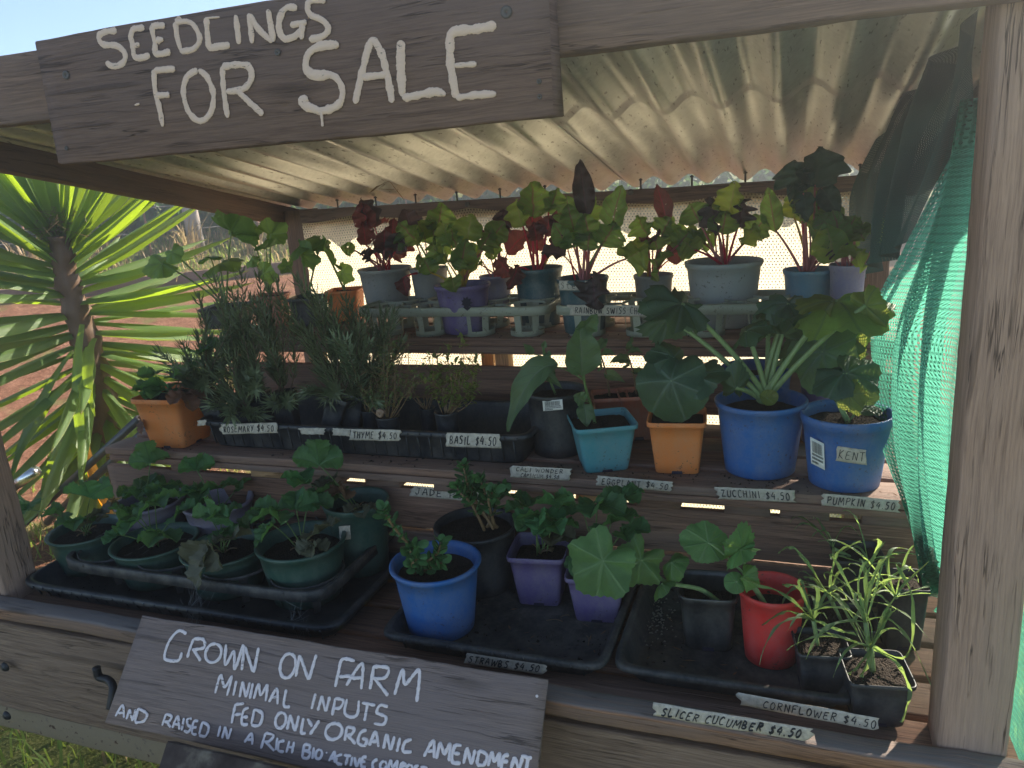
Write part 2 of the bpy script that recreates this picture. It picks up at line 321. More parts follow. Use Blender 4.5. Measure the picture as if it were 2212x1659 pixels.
BRICKW = flat('white_sheet', (0.62, 0.64, 0.66), .4, 30, .01)

def rust_mat():
    n = NT('rusty_painted_steel'); o = n.coords('Object'); a = n.noise(o, 24, 6, .65); b = n.noise(n.mapping(o, (60, 60, 60)), 1.0, 3, .6)
    c = n.mix(n.ramp(a, [(.60, 0.0), (.66, .8)]), (0.24, 0.18, 0.115), (0.10, 0.075, 0.062))
    c = n.mix(n.ramp(b, [(.62, 0.0), (.68, 1.0)]), c, (0.07, 0.03, 0.018))
    return n.done(n.principled(c, .7, 0, n.math('ADD', a, b), .002, .7, .3))
RUST = rust_mat()
def darkpanel():
    n = NT('stained_board'); o = n.coords('Object'); a = n.noise(o, 20, 5, .6)
    return n.done(n.principled(n.ramp(a, [(.35, (0.045, 0.030, 0.026)), (.55, (0.085, 0.062, 0.052)), (.68, (0.20, 0.165, 0.125))]), .92, 0, a, .002, .5, .25))
DPANEL = darkpanel()
def ground_mat():
    n = NT('red_dirt_and_grass'); o = n.coords('Object'); sp = n.n('ShaderNodeSeparateXYZ'); n.l(o, sp.inputs[0])
    a = n.noise(o, 1.3, 5, .6); b = n.noise(o, 55, 5, .75); g = n.noise(o, 9, 4, .6); f = n.noise(n.mapping(o, (30, 30, 10)), 4.0, 4, .7)
    dirt = n.ramp(n.math('ADD', n.math('MULTIPLY', b, .7), n.math('MULTIPLY', g, .3)), [(.38, (0.10, 0.040, 0.022)), (.5, (0.25, 0.115, 0.07)), (.62, (0.42, 0.23, 0.15))])
    grass = n.ramp(f, [(.3, (0.055, 0.075, 0.022)), (.5, (0.15, 0.17, 0.05)), (.7, (0.36, 0.33, 0.14))])
    d = n.math('SUBTRACT', n.math('MULTIPLY', sp.outputs[1], .76), n.math('MULTIPLY', n.math('ADD', sp.outputs[0], 1.0), .65))   # distance out towards the fence
    dn = n.math('ADD', d, n.math('MULTIPLY', n.math('SUBTRACT', a, .5), 1.0))
    m = n.ramp(n.math('DIVIDE', dn, 20.0), [(.0, 1.0), (.075, 1.0), (.09, 0.0), (.350, 0.0), (.368, 1.0), (1.0, 1.0)])
    patch = n.ramp(n.noise(o, 2.6, 4, .6), [(.56, 0.0), (.66, .8)])
    c = n.mix(n.math('MAXIMUM', m, patch), dirt, grass)
    return n.done(n.principled(c, .95, 0, n.math('ADD', b, f), .02, .8, .1))
GROUND = ground_mat()
def bark_mat():
    n = NT('yucca_bark'); o = n.coords('Object'); a = n.noise(n.mapping(o, (25, 25, 60)), 1.0, 5, .7); v = n.n('ShaderNodeTexVoronoi', feature='DISTANCE_TO_EDGE')
    v.inputs['Scale'].default_value = 1.0; n.l(n.mapping(o, (22, 22, 38)), v.inputs['Vector'])
    e = n.ramp(v.outputs['Distance'], [(.02, 0.0), (.09, 1.0)])
    c = n.mix(e, (0.08, 0.055, 0.035), n.ramp(a, [(.35, (0.20, 0.14, 0.08)), (.65, (0.42, 0.32, 0.19))]))
    return n.done(n.principled(c, .85, 0, n.math('ADD', e, a), .01, .8, .2))
BARK = bark_mat()

# ---------------------------------------------------------------- object helpers
COL = scene.collection
def tag(o, label, cat, group=None, kind=None):
    if label: o['label'] = label
    if cat: o['category'] = cat
    if group: o['group'] = group
    if kind: o['kind'] = kind
    return o
def empty(name, loc, label, cat, group=None):
    o = bpy.data.objects.new(name, None); o.empty_display_size = .05; COL.objects.link(o); o.location = loc
    tag(o, label, cat, group); o['_w'] = tuple(loc); return o
def wpos(o):
    p = V3((0, 0, 0))
    while o: p += o.location; o = o.parent
    return p
class MB:
    def __init__(s): s.v = []; s.f = []; s.uv = []; s.mi = []; s.k = 0
    def add(s, vs, fs, uvs=None, mi=0):
        b = len(s.v); s.v += [tuple(p) for p in vs]
        for i, f in enumerate(fs):
            s.f.append(tuple(b + j for j in f)); s.mi.append(mi)
            s.uv.append([uvs[j] for j in f] if uvs else [(vs[j][0], vs[j][2]) for j in f])
    def build(s, name, mat, parent=None, smooth=True, origin=None, solid=0):
        me = bpy.data.meshes.new(name); org = V3(origin) if origin is not None else (wpos(parent) if parent else V3((0, 0, 0)))
        if origin is None and not parent and s.v:
            n = len(s.v); org = V3((sum(p[0] for p in s.v) / n, sum(p[1] for p in s.v) / n, min(p[2] for p in s.v)))
        me.from_pydata([(p[0] - org.x, p[1] - org.y, p[2] - org.z) for p in s.v], [], s.f)
        ul = me.uv_layers.new(name='UVMap'); flatuv = [c for f in s.uv for u in f for c in u]
        ul.data.foreach_set('uv', flatuv)
        mats = mat if isinstance(mat, (list, tuple)) else [mat]
        for q in mats: me.materials.append(q)
        if len(mats) > 1: me.polygons.foreach_set('material_index', s.mi)
        me.polygons.foreach_set('use_smooth', [smooth] * len(s.f)); me.update()
        o = bpy.data.objects.new(name, me); COL.objects.link(o)
        if parent: o.parent = parent; o.location = org - wpos(parent)
        else: o.location = org
        if solid: md = o.modifiers.new('thick', 'SOLIDIFY'); md.thickness = solid; md.offset = 0
        return o
    # swept bar with rounded rectangle section; u along, v round
    def bar(s, p0, p1, w, h, up=V3((0, 0, 1)), r=.003, jit=.0008, seg=.025, seed=1):
        p0 = V3(p0); p1 = V3(p1); d = p1 - p0; L = d.length; d.normalize(); side = d.cross(up).normalized(); up = side.cross(d).normalized()
        pts = []
        for (sx, sy, a0) in ((1, 1, 0), (-1, 1, 90), (-1, -1, 180), (1, -1, 270)):
            for a in (0, 45, 90):
                t = radians(a0 + a); pts.append((sx * (w / 2 - r) + r * cos(t), sy * (h / 2 - r) + r * sin(t)))
        n = max(2, int(L / seg)); m = len(pts); per = [0]
        for i in range(m): q = pts[(i + 1) % m]; per.append(per[-1] + math.hypot(q[0] - pts[i][0], q[1] - pts[i][1]))
        b = len(s.v); rr = random.Random(seed)
        for i in range(n + 1):
            c = p0 + d * (L * i / n)
            for k, (x, y) in enumerate(pts):
                q = c + side * x + up * y
                jx = mnoise.noise(q * 5 + V3((seed, 0, 0))) * jit * 1.2 + mnoise.noise(q * 60 + V3((seed, 0, 0))) * jit * .5; jy = mnoise.noise(q * 6 + V3((0, seed, 3))) * jit * 1.2 + mnoise.noise(q * 70 + V3((seed, 0, 7))) * jit * .5
                s.v.append(tuple(q + side * jx + up * jy + (d * rr.uniform(-jit, jit) * 2 if i in (0, n) else V3())))
        for i in range(n):
            for k in range(m):
                a = b + i * m + k; c = b + i * m + (k + 1) % m
                s.f.append((a, c, c + m, a + m)); s.mi.append(0)
                u0, u1 = L * i / n, L * (i + 1) / n; s.uv.append([(u0, per[k]), (u0, per[k + 1]), (u1, per[k + 1]), (u1, per[k])])
        s.f.append(tuple(b + k for k in range(m))[::-1]); s.mi.append(0); s.uv.append([(x * .3, y) for x, y in pts][::-1])
        s.f.append(tuple(b + n * m + k for k in range(m))); s.mi.append(0); s.uv.append([(x * .3, y) for x, y in pts])
        return s
    def tube(s, pts, rad, n=6, mi=0, cap=True):
        pts = [V3(p) for p in pts]; m = len(pts); b = len(s.v)
        if not isinstance(rad, (list, tuple)): rad = [rad] * m
        elif len(rad) == 2 and m > 2: rad = [rad[0] + (rad[1] - rad[0]) * i / (m - 1) for i in range(m)]
        up = V3((.31, .22, .92)); L = 0
        for i, p in enumerate(pts):
            d = (pts[min(i + 1, m - 1)] - pts[max(i - 1, 0)])
            if d.length < 1e-9: d = V3((0, 0, 1))
            d.normalize(); x = d.cross(up)
            if x.length < .05: x = d.cross(V3((1, 0, 0)))
            x.normalize(); y = x.cross(d); up = y
            for k in range(n): a = 2 * pi * k / n; s.v.append(tuple(p + (x * cos(a) + y * sin(a)) * rad[i]))
        for i in range(m - 1):
            for k in range(n):
                a = b + i * n + k; c = b + i * n + (k + 1) % n
                s.f.append((a, c, c + n, a + n)); s.mi.append(mi); s.uv.append([(k / n, i / m), ((k + 1) / n, i / m), ((k + 1) / n, (i + 1) / m), (k / n, (i + 1) / m)])
        if cap:
            s.f.append(tuple(b + k for k in range(n))[::-1]); s.mi.append(mi); s.uv.append([(0, 0)] * n)
            s.f.append(tuple(b + (m - 1) * n + k for k in range(n))); s.mi.append(mi); s.uv.append([(0, 1)] * n)
        return s
    # loft: list of (radius, z) about a base point; sq>0 gives a rounded square
    def loft(s, c, prof, n=40, sq=0, sx=1, sy=1, rot=0, tilt=None, close=False, notch=None):
        c = V3(c); b = len(s.v); M = Matrix.Rotation(rot, 3, 'Z')
        if tilt is not None: M = tilt @ M
        for (r, z) in prof:
            for k in range(n):
                a = 2 * pi * k / n
                if sq: q = sq; e = 2 / q; ca, sa = cos(a), sin(a); x = math.copysign(abs(ca) ** e, ca) * r; y = math.copysign(abs(sa) ** e, sa) * r
                else: x, y = r * cos(a), r * sin(a)
                s.v.append(tuple(c + M @ V3((x * sx, y * sy, z))))
        L = 0
        for i in range(len(prof) - 1):
            for k in range(n):
                a = b + i * n + k; d = b + i * n + (k + 1) % n
                s.f.append((a, d, d + n, a + n)); s.mi.append(0); s.uv.append([(k / n, i * .1), ((k + 1) / n, i * .1), ((k + 1) / n, i * .1 + .1), (k / n, i * .1 + .1)])
        if close:
            s.f.append(tuple(b + (len(prof) - 1) * n + k for k in range(n))); s.mi.append(0); s.uv.append([(0, 0)] * n)
        return s
    # blade leaf along a curve of centre points
    def blade(s, pts, side, width, prof, fold=.15, wave=0., n=4, wf=3, seed=0, serr=0., mi=0):
        pts = [V3(p) for p in pts]; m = len(pts); b = len(s.v); uvs = []
        for i, p in enumerate(pts):
            t = i / (m - 1); d = (pts[min(i + 1, m - 1)] - pts[max(i - 1, 0)]).normalized()
            sd = (side - d * side.dot(d)); sd.normalize(); nn = sd.cross(d)
            wv = width * .5 * prof(t)
            if serr: wv *= 1 + serr * (((i * 1.0) % 2) - .5)
            for k in range(-n, n + 1):
                x = k / n
                z = fold * abs(x) * wv * 2 + wave * width * sin(t * wf * 6.28 + seed + (2.0 if k < 0 else 0)) * x * x + wave * width * (.55 * mnoise.noise(V3((x * 2.5, t * 6, seed))) + .5 * mnoise.noise(V3((x * 6, t * 13, seed + 5))))
                s.v.append(tuple(p + sd * (wv * x) + nn * z)); uvs.append((.5 + x * .5, t))
        r = 2 * n + 1
        for i in range(m - 1):
            for k in range(r - 1):
                f = (i * r + k, i * r + k + 1, (i + 1) * r + k + 1, (i + 1) * r + k)
                s.f.append(tuple(b + j for j in f)); s.mi.append(mi); s.uv.append([uvs[j] for j in f])
        return s
    # palmate / round leaf around its stalk joint
    def disc(s, c, d, nrm, rad, lobes=5, ld=.12, sinus=.5, cup=.1, wave=.06, serr=.03, asp=1., seed=0, n=56, rings=6, droop=0.):
        c = V3(c); d = V3(d).normalized(); nrm = (V3(nrm) - d * V3(nrm).dot(d)).normalized(); sd = d.cross(nrm); b = len(s.v); uvs = []
        s.v.append(tuple(c)); uvs.append((0, 0))
        for j in range(1, rings + 1):
            q = j / rings
            for k in range(n):
                a = 2 * pi * k / n - pi
                r = rad * (1 + ld * cos(lobes * a) + (.10 * cos(a)))
                r *= 1 - sinus * exp(-((abs(a) - pi) / .33) ** 2)
                r *= 1 + serr * (1 if k % 2 else -1) + (.05 + serr * 1.6) * mnoise.noise(V3((cos(a) * (2 + serr * 50), sin(a) * (2 + serr * 50), seed)))
                x = cos(a) * r * q; y = sin(a) * r * q * asp
                z = rad * (.045 * q * mnoise.noise(V3((x / rad * 6, y / rad * 6, seed + 3))) - cup * q * q * 1.2 + wave * q * sin(lobes * a * 1. + seed) + wave * 1.2 * q * mnoise.noise(V3((x / rad * 2.5, y / rad * 2.5, seed))) - droop * max(0, x / rad) ** 2 + .10 * abs(y) / rad)
                s.v.append(tuple(c + d * x + sd * y + nrm * z)); uvs.append(((k / n), q))
        for k in range(n):
            s.f.append((b, b + 1 + k, b + 1 + (k + 1) % n)); s.mi.append(0); s.uv.append([((k + .5) / n, 0), (k / n, 1 / rings), ((k + 1) / n, 1 / rings)])
        for j in range(rings - 1):
            for k in range(n):
                a0 = 1 + j * n + k; a1 = 1 + j * n + (k + 1) % n
                s.f.append((b + a0, b + a0 + n, b + a1 + n, b + a1)); s.mi.append(0)
                u0, u1, q0, q1 = k / n, (k + 1) / n, (j + 1) / rings, (j + 2) / rings; s.uv.append([(u0, q0), (u0, q1), (u1, q1), (u1, q0)])
        return s
def curve(p0, p1, bend=V3((0, 0, 0)), n=8):
    p0 = V3(p0); p1 = V3(p1); mid = (p0 + p1) / 2 + V3(bend)
    return [(1 - t) ** 2 * p0 + 2 * t * (1 - t) * mid + t * t * p1 for t in [i / n for i in range(n + 1)]]
def catmull(P, sub=6):
    P = [V3(p) for p in P]
    if len(P) < 3: return [P[0].lerp(P[-1], i / (sub * 2)) for i in range(sub * 2 + 1)]
    out = []
    for i in range(len(P) - 1):
        a = P[max(i - 1, 0)]; b = P[i]; c = P[i + 1]; d = P[min(i + 2, len(P) - 1)]
        for k in range(sub):
            t = k / sub; out.append(.5 * ((2 * b) + (c - a) * t + (2 * a - 5 * b + 4 * c - d) * t * t + (3 * b - a - 3 * c + d) * t ** 3))
    out.append(P[-1]); return out
# brush stroke lying on a plane with normal nrm, ragged edges
def stroke(mb, pts, nrm, width, lift, rag=.18, seed=0, thin=False):
    pts = catmull(pts, 7); nrm = V3(nrm).normalized(); L = [0]
    for i in range(1, len(pts)): L.append(L[-1] + (pts[i] - pts[i - 1]).length)
    if L[-1] < 1e-6: return
    step = width * .11; n = max(4, int(L[-1] / step)); res = []; j = 0
    for i in range(n + 1):
        t = L[-1] * i / n
        while j < len(L) - 2 and L[j + 1] < t: j += 1
        res.append(pts[j].lerp(pts[j + 1], (t - L[j]) / max(1e-9, L[j + 1] - L[j])))
    vs = []; fs = []
    for i, p in enumerate(res):
        d = (res[min(i + 1, n)] - res[max(i - 1, 0)]).normalized(); sd = d.cross(nrm)
        e = min(i, n - i) * step / (width * .5); cap = math.sqrt(max(0, 1 - (1 - min(1, e)) ** 2)) if e < 1 else 1
        cap = max(cap, .25)
        wob = .85 + .3 * mnoise.noise(V3((i * .12, seed * 3.1, 0)))
        wl = width * .5 * cap * wob * (1 + rag * 1.6 * mnoise.noise(V3((i * 1.3, seed, 5))) + rag * .9 * mnoise.noise(V3((i * .16, seed, 9))))
        wr = width * .5 * cap * wob * (1 + rag * 1.6 * mnoise.noise(V3((i * 1.3, seed, 15))) + rag * .9 * mnoise.noise(V3((i * .16, seed, 19))))
        q = p + nrm * lift; e2 = nrm * (width * .018)
        vs += [q - sd * wl - nrm * lift * .8, q - sd * wl * .8 + e2 * .6, q + e2 * (.6 + .5 * mnoise.noise(V3((i * .5, seed, 2)))), q + sd * wr * .8 + e2 * .6, q + sd * wr - nrm * lift * .8]
    for i in range(n):
        for k in range(4): a = i * 5 + k; fs.append((a, a + 1, a + 6, a + 5))
    mb.add(vs, fs)
# ---------------------------------------------------------------- pots
def pot_round(c, rt, rb, h, mat, label, group=None, name='flower_pot', parent=None, fill=.82, rimh=.1, rimo=.05, bands=(), soil=True, cat='potted plant', top_name='potted_plant', depth_in=None, tilt=None):
    """c = centre of base. returns root, soil centre, soil radius"""
    root = parent or empty(top_name, c, label, cat, group)
    t = .0022 + rt * .012; rh = h * rimh
    pr = [(rb * .93, 0.0), (rb, h * .015)]
    rim0 = rb + (rt - rb) * (1 - rimh)
    for q in (.2, .4, .6, .8): pr.append((rb + (rim0 - rb) * q, h * (1 - rimh) * q))
    pr += [(rim0, h - rh), (rim0 + rt * rimo * .6, h - rh + .001), (rt + rt * rimo, h - rh * .4), (rt + rt * rimo, h - rh * .12), (rt + rt * rimo * .6, h), (rt + rt * rimo * .1, h), (rt - t, h - rh * .15)]
    ri = rt - t
    si = rb + (ri - rb) * fill - t
    pr += [(rb + (ri - rb) * (fill * .5 + .5) - t * .5, h * (fill * .5 + .5)), (si, h * fill - .004)]
    mb = MB(); mb.loft(c, pr, 56, tilt=tilt)
    mb.add([V3(c) + V3((rb * .93 * cos(2 * pi * k / 56), rb * .93 * sin(2 * pi * k / 56), 0.0005)) for k in range(56)], [tuple(range(56))[::-1]])
    mb.build(name.replace('flower_pot', 'pot'), mat, root)
    sc = V3(c) + V3((0, 0, h * fill))
    if soil: add_soil(sc, si + .001, root)
    return root, sc, si
def add_soil(sc, r, root, sq=0, rot=0):
    mb = MB(); n = 28; rings = 7; vs = [sc + V3((0, 0, .003))]; fs = []
    for j in range(1, rings + 1):
        for k in range(n):
            a = 2 * pi * k / n; ca, sa = cos(a), sin(a)
            if sq: e = 2 / sq; x = math.copysign(abs(ca) ** e, ca); y = math.copysign(abs(sa) ** e, sa)
            else: x, y = ca, sa
            x, y = x * cos(rot) - y * sin(rot), x * sin(rot) + y * cos(rot)
            p = sc + V3((x, y, 0)) * (r * j / rings)
            vs.append(p + V3((0, 0, mnoise.noise(p * 60) * .006 - .003 * (j == rings))))
    for k in range(n): fs.append((0, 1 + k, 1 + (k + 1) % n))
    for j in range(rings - 1):
        for k in range(n): a = 1 + j * n + k; b = 1 + j * n + (k + 1) % n; fs.append((a, a + n, b + n, b))
    mb.add(vs, fs)
    rr = random.Random(int(sc.x * 1000))
    for i in range(26):       # bark chips
        a = rr.uniform(0, 6.28); q = rr.uniform(0, .88) * r; p = sc + V3((cos(a) * q, sin(a) * q, .004)); s = rr.uniform(.002, .005)
        d = V3((rr.uniform(-1, 1), rr.uniform(-1, 1), rr.uniform(-.4, .6))) * s; e = V3((rr.uniform(-1, 1), rr.uniform(-1, 1), .3)) * s * .6
        mb.add([p - d - e, p + d - e, p + d + e, p - d + e, p + V3((0, 0, .003))], [(0, 1, 4), (1, 2, 4), (2, 3, 4), (3, 0, 4)])
    return mb.build('soil', SOIL, root)
def pot_square(c, wt, wb, h, mat, label, group=None, parent=None, fill=.85, rot=0, rimh=.1, cat='potted plant', top_name='potted_plant', q=10, tilt=None, soil=True, notch=True):
    root = parent or empty(top_name, c, label, cat, group)
    a, b = wt / 2, wb / 2; rh = h * rimh; t = .0025
    m = b + (a - b) * (1 - rimh) - .003
    pr = [(b * .95, 0), (b, .003)] + [(b + (m - b) * x, (h - rh) * x) for x in (.25, .5, .75, 1)] + [(a - .0005, h - rh + .0008), (a, h - rh + .002), (a + .0005, h - .0015), (a - .0008, h), (a - t, h - .001), (a - t - .002, h - rh)]
    si = b + (a - b) * fill - t - .002; pr.append((si, h * fill - .004))
    mb = MB(); mb.loft(c, pr, 72, sq=q, rot=rot, tilt=tilt)
    mb.build('pot', mat, root)
    M = Matrix.Rotation(rot, 3, 'Z'); M = tilt @ M if tilt is not None else M
    if notch:
        nb = MB()
        for sg in (-1, 1):
            for ax in (0, 1):
                pp = V3((sg * (b + .0005), 0, .005)) if ax == 0 else V3((0, sg * (b + .0005), .005))
                s1 = V3((0, .012, 0)) if ax == 0 else V3((.012, 0, 0))
                vs = [V3(c) + M @ (pp + e) for e in (-s1 - V3((0, 0, .0045)), s1 - V3((0, 0, .0045)), s1 * .8 + V3((0, 0, .0035)), -s1 * .8 + V3((0, 0, .0035)))]
                nb.add(vs, [(0, 1, 2, 3)])
        nb.build('drain_hole', P_INK, root)
    sc = V3(c) + (M @ V3((0, 0, h * fill)))
    if soil: add_soil(sc, si * .98, root, q, rot)
    return root, sc, si
def fitc(xl, xr, yr, y, zb):                   # pot from its rim in the picture, depth and shelf height
    T = A((xl + xr) / 2, yr, y); d = (xr - xl) * mpp(T); return V3((T.x, y, zb)), d, T.z - zb
# ---------------------------------------------------------------- leaves
def ovate(t): return max(.02, (sin(pi * min(1, t ** .75))) ** .8)
def lance(t): return max(.02, (sin(pi * min(1, t ** .6))) ** 1.1)
def obov(t): return max(.04, (sin(pi * min(1, .06 + .94 * t ** 1.5))) ** .62)
def wedge(t): return max(.03, (t ** .8) * (1 - max(0, t - .72) ** 1.3 * 4.6)) if t < .995 else .3
def leaf_blade(parent, a, tip, width, mat, roll=0., bend=.15, prof=ovate, fold=.2, wave=.08, m=14, seed=0, stalk=None, smat=None, sr=(.002, .0012), name='leaf', sbend=None, serr=0., nn=4):
    """a, tip world points; roll about its own line from facing the lens; stalk = base point"""
    a = V3(a); tip = V3(tip); d = (tip - a).normalized(); view = (EYE - a).normalized(); side = d.cross(view)
    if side.length < .1: side = d.cross(V3((1, 0, 0)))
    side.normalize(); side = Matrix.Rotation(radians(roll), 3, d) @ side; nr = side.cross(d)
    L = (tip - a).length; mb = MB()
    mb.blade(curve(a, tip, V3((0, 0, 1)) * L * bend + nr * L * .08, m), side, width, prof, fold, wave, nn, seed=seed, serr=serr)
    o = mb.build(name, mat, parent)
    if stalk is not None:
        sb = MB(); st = V3(stalk); sb.tube(curve(st, a + (tip - a) * .03, sbend if sbend is not None else V3((0, 0, (a - st).length * .12)), 8), sr, 7); sb.build('stalk', smat, o)
    return o
def leaf_disc(parent, c, tip, nrm_roll, mat, stalk=None, smat=S_PALE, sr=(.0025, .0018), seed=0, lobes=5, ld=.10, cup=.15, wave=.07, serr=.03, asp=1., sinus=.5, droop=.1, name='leaf', sbend=None, pitch=0.):
    c = V3(c); tip = V3(tip); d = (tip - c); rad = d.length / 1.15; d.normalize(); view = (EYE - c).normalized()
    side = d.cross(view).normalized(); nr = side.cross(d); nr = Matrix.Rotation(radians(nrm_roll), 3, d) @ nr
    if pitch: M = Matrix.Rotation(radians(pitch), 3, d.cross(nr)); d = M @ d; nr = M @ nr
    mb = MB(); mb.disc(c, d, nr, rad, lobes, ld, sinus, cup, wave, serr, asp, seed, droop=droop)
    o = mb.build(name, mat, parent)
    if stalk is not None:
        sb = MB(); st = V3(stalk); sb.tube(curve(st, c, sbend if sbend is not None else V3((0, 0, (c - st).length * .1)), 9), sr, 7); sb.build('stalk', smat, o)
    return o

# ================================================================ THE SETTING
def hdist(x, y): return y * .76 - (x + 1.0) * .65
def gz(x, y):
    d = hdist(x, y); h = .15 * max(0.0, min(d, 12.0) - 2.6)
    return GZ + h + .02 * mnoise.noise(V3((x * .8, y * .8, 0))) + (.008 * mnoise.noise(V3((x * 6, y * 6, 1))) if abs(x) + abs(y) < 14 else 0)
mb = MB(); xs = []
for i in range(-60, 61):
    t = i / 60; xs.append(math.copysign(abs(t) ** 2.6 * 300 + abs(t) * 9, t))
n = len(xs); vs = [V3((x - 2, y + 3, gz(x - 2, y + 3))) for y in xs for x in xs]
fs = [(j * n + i, j * n + i + 1, (j + 1) * n + i + 1, (j + 1) * n + i) for j in range(n - 1) for i in range(n - 1)]
mb.add(vs, fs)
g = mb.build('ground', GROUND, origin=(0, 0, 0)); tag(g, None, None, kind='structure')

def ground_hit(px, py):
    r = ray(px, py).normalized(); t = .5
    while t < 80:
        p = EYE + r * t
        if p.z < gz(p.x, p.y): return p
        t += .02 + t * .002
    return EYE + r * 40

# grass and straw
def blades(mb, x, y, z, n, h, sp, rr, w=.004):
    for i in range(n):
        bx = x + rr.gauss(0, sp); by = y + rr.gauss(0, sp); a = rr.uniform(0, 6.28); hh = h * rr.uniform(.4, 1.2); ln = rr.uniform(.2, .9) * hh
        b = V3((bx, by, z - .005)); sd = V3((cos(a + 1.57), sin(a + 1.57), 0)) * w * rr.uniform(.6, 1.2); f = V3((cos(a), sin(a), 0))
        m1 = b + f * ln * .35 + V3((0, 0, hh * .6)); tp = b + f * ln + V3((0, 0, hh * rr.uniform(.7, 1)))
        mb.add([b - sd, b + sd, m1 + sd * .8, m1 - sd * .8, tp], [(0, 1, 2, 3), (3, 2, 4)])
rr = random.Random(3); mg = MB(); ms = MB()
for i in range(1100):                          # short grass round the stand
    x = rr.uniform(-4.0, -.9); y = rr.uniform(-.7, 2.4)
    if hdist(x, y) > 2.6 and rr.random() < .75: continue
    (mg if rr.random() < .62 else ms).__class__
    blades(mg if rr.random() < .62 else ms, x, y, gz(x, y), 9, .10, .05, rr)
for i in range(500):
    x = rr.uniform(-1.6, 1.6); y = rr.uniform(.3, 3.5); blades(mg, x, y, gz(x, y), 9, .12, .06, rr)
for i in range(260):                           # beyond the net on the right
    x = rr.uniform(.45, 1.6); y = rr.uniform(-.2, 1.6); blades(mg, x, y, gz(x, y), 10, .2, .05, rr, .006)
for i in range(1300):                           # the strip of grass under the fence
    d = rr.uniform(7.35, 9.9); s = rr.uniform(-9, 5); x = -1 - .65 * d + .76 * s; y = .76 * d + .65 * s
    blades(ms if rr.random() < .6 else mg, x, y, gz(x, y), 9, .13, .12, rr, .009)
tag(mg.build('grass', L_GRASS), 'short green grass growing round the stand and on the bank', 'grass', kind='stuff')
tag(ms.build('dry_grass', L_STRAW), 'dry straw coloured grass mixed through the green', 'grass', kind='stuff')

# hedge beyond the fence
rr = random.Random(5); mh = MB()
for i in range(24000):
    az = radians(rr.uniform(-75, 42)); d = rr.uniform(10.8, 13.6); x = sin(az) * d; y = -1.1 + cos(az) * d
    top = 1.15 + .55 * mnoise.noise(V3((x * .35, y * .35, 2))) + .3 * mnoise.noise(V3((x * 1.3, y * 1.3, 8)))
    zb = gz(x, y) - .1; z = zb + (top - zb) * rr.random() ** .8
    c = V3((x, y, z)) + V3((mnoise.noise(V3((x, y, z)) * 2.1), mnoise.noise(V3((x, y, z)) * 2.1 + V3((9, 0, 0))), 0)) * .4
    a = V3((rr.gauss(0, 1), rr.gauss(0, 1), rr.gauss(0, 1))).normalized(); b = a.cross(V3((rr.gauss(0, 1), rr.gauss(0, 1), rr.gauss(0, 1)))).normalized(); s = rr.uniform(.06, .15)
    mh.add([c - a * s, c - b * s * .45, c + a * s, c + b * s * .45], [(0, 1, 2, 3)])
tag(mh.build('hedge', L_HEDGE), 'dense dark green hedge running behind the wire fence', 'hedge', kind='stuff')

ed = MB(); q0 = V3((-1 - .65 * 7.15 + .76 * -7, .76 * 7.15 + .65 * -7, 0)); q1 = V3((-1 - .65 * 7.15 + .76 * 2.5, .76 * 7.15 + .65 * 2.5, 0)); q0.z = gz(q0.x, q0.y) + .05; q1.z = gz(q1.x, q1.y) + .05
ed.bar(q0, q1, .10, .16, V3((0, 0, 1)), .012, .01, .1, 88); tag(ed.build('shade_ledge_bar', W_BEAM), 'low dark bar added for the shadowed ledge between the red dirt and the grass strip', 'edging')  # dark bar put in to stand for a shadowed ledge strip
# wire fence
fb = ground_hit(430, 548); dirf = V3((.76, .65, 0)); fr = empty('wire_fence', (fb.x, fb.y, fb.z), 'wire fence with a pale timber post and rusty droppers in front of the hedge', 'fence')
tp = A(412, 400, fb.y); sc = mpp(fb)
mb = MB(); mb.tube([fb - V3((0, 0, .1)), fb + V3((-.03, 0, .6)), V3((tp.x, tp.y, tp.z + .25))], [17 * sc, 16 * sc, 15 * sc], 14); mb.build('post', flat('weathered_fence_post', (0.42, 0.36, 0.32), .8, 20, .01), fr)
for hz in (.30, .58, .86, 1.12):
    mb = MB(); mb.tube([fb + dirf * (-9 + k * 1.5) + V3((0, 0, hz + (gz(*(fb + dirf * (-9 + k * 1.5)).xy) - gz(fb.x, fb.y)) + .01 * sin(k * 2))) for k in range(13)], .006, 4); mb.build('wire', WIREM, fr)
for k in range(-7, 6):
    if k == 0: continue
    q = fb + dirf * (k * .62 + .1); q.z = gz(q.x, q.y)
    mb = MB(); mb.tube([q, q + V3((.01, 0, 1.2))], .012, 5)
    for hz in (.30, .58, .86): mb.tube([q + V3((0, 0, hz - .02)), q + V3((0, 0, hz + .02))], .022, 5)
    mb.build('dropper', flat('rusty_dropper', (0.33, 0.17, 0.12), .8) if k == -7 else bpy.data.materials['rusty_dropper'], fr)
rr = random.Random(8)
for i in range(7):                             # seeding tufts along the fence line
    q = fb + dirf * (-3.2 + i * .75 + rr.uniform(-.2, .2)) + V3((.1, -.25, 0)); q.z = gz(q.x, q.y); mb = MB()
    blades(mb, q.x, q.y, q.z, 46, .50, .09, rr, .012)
    o = mb.build('grass_tuft', L_STRAW, origin=(q.x, q.y, q.z))
    tag(o, ['tall dry tuft of seeding grass at the far left of the fence', 'dry grass tuft seen through the yucca crown by the fence', 'dry grass tuft below the left rusty droppers', 'pale straw tuft left of the pale fence post', 'dry seeding tuft beside the foot of the pale fence post', 'dry grass tuft right of the pale fence post', 'straw tuft behind the leafy seedlings by the fence'][i], 'grass tuft', 'dry grass tufts along the fence')

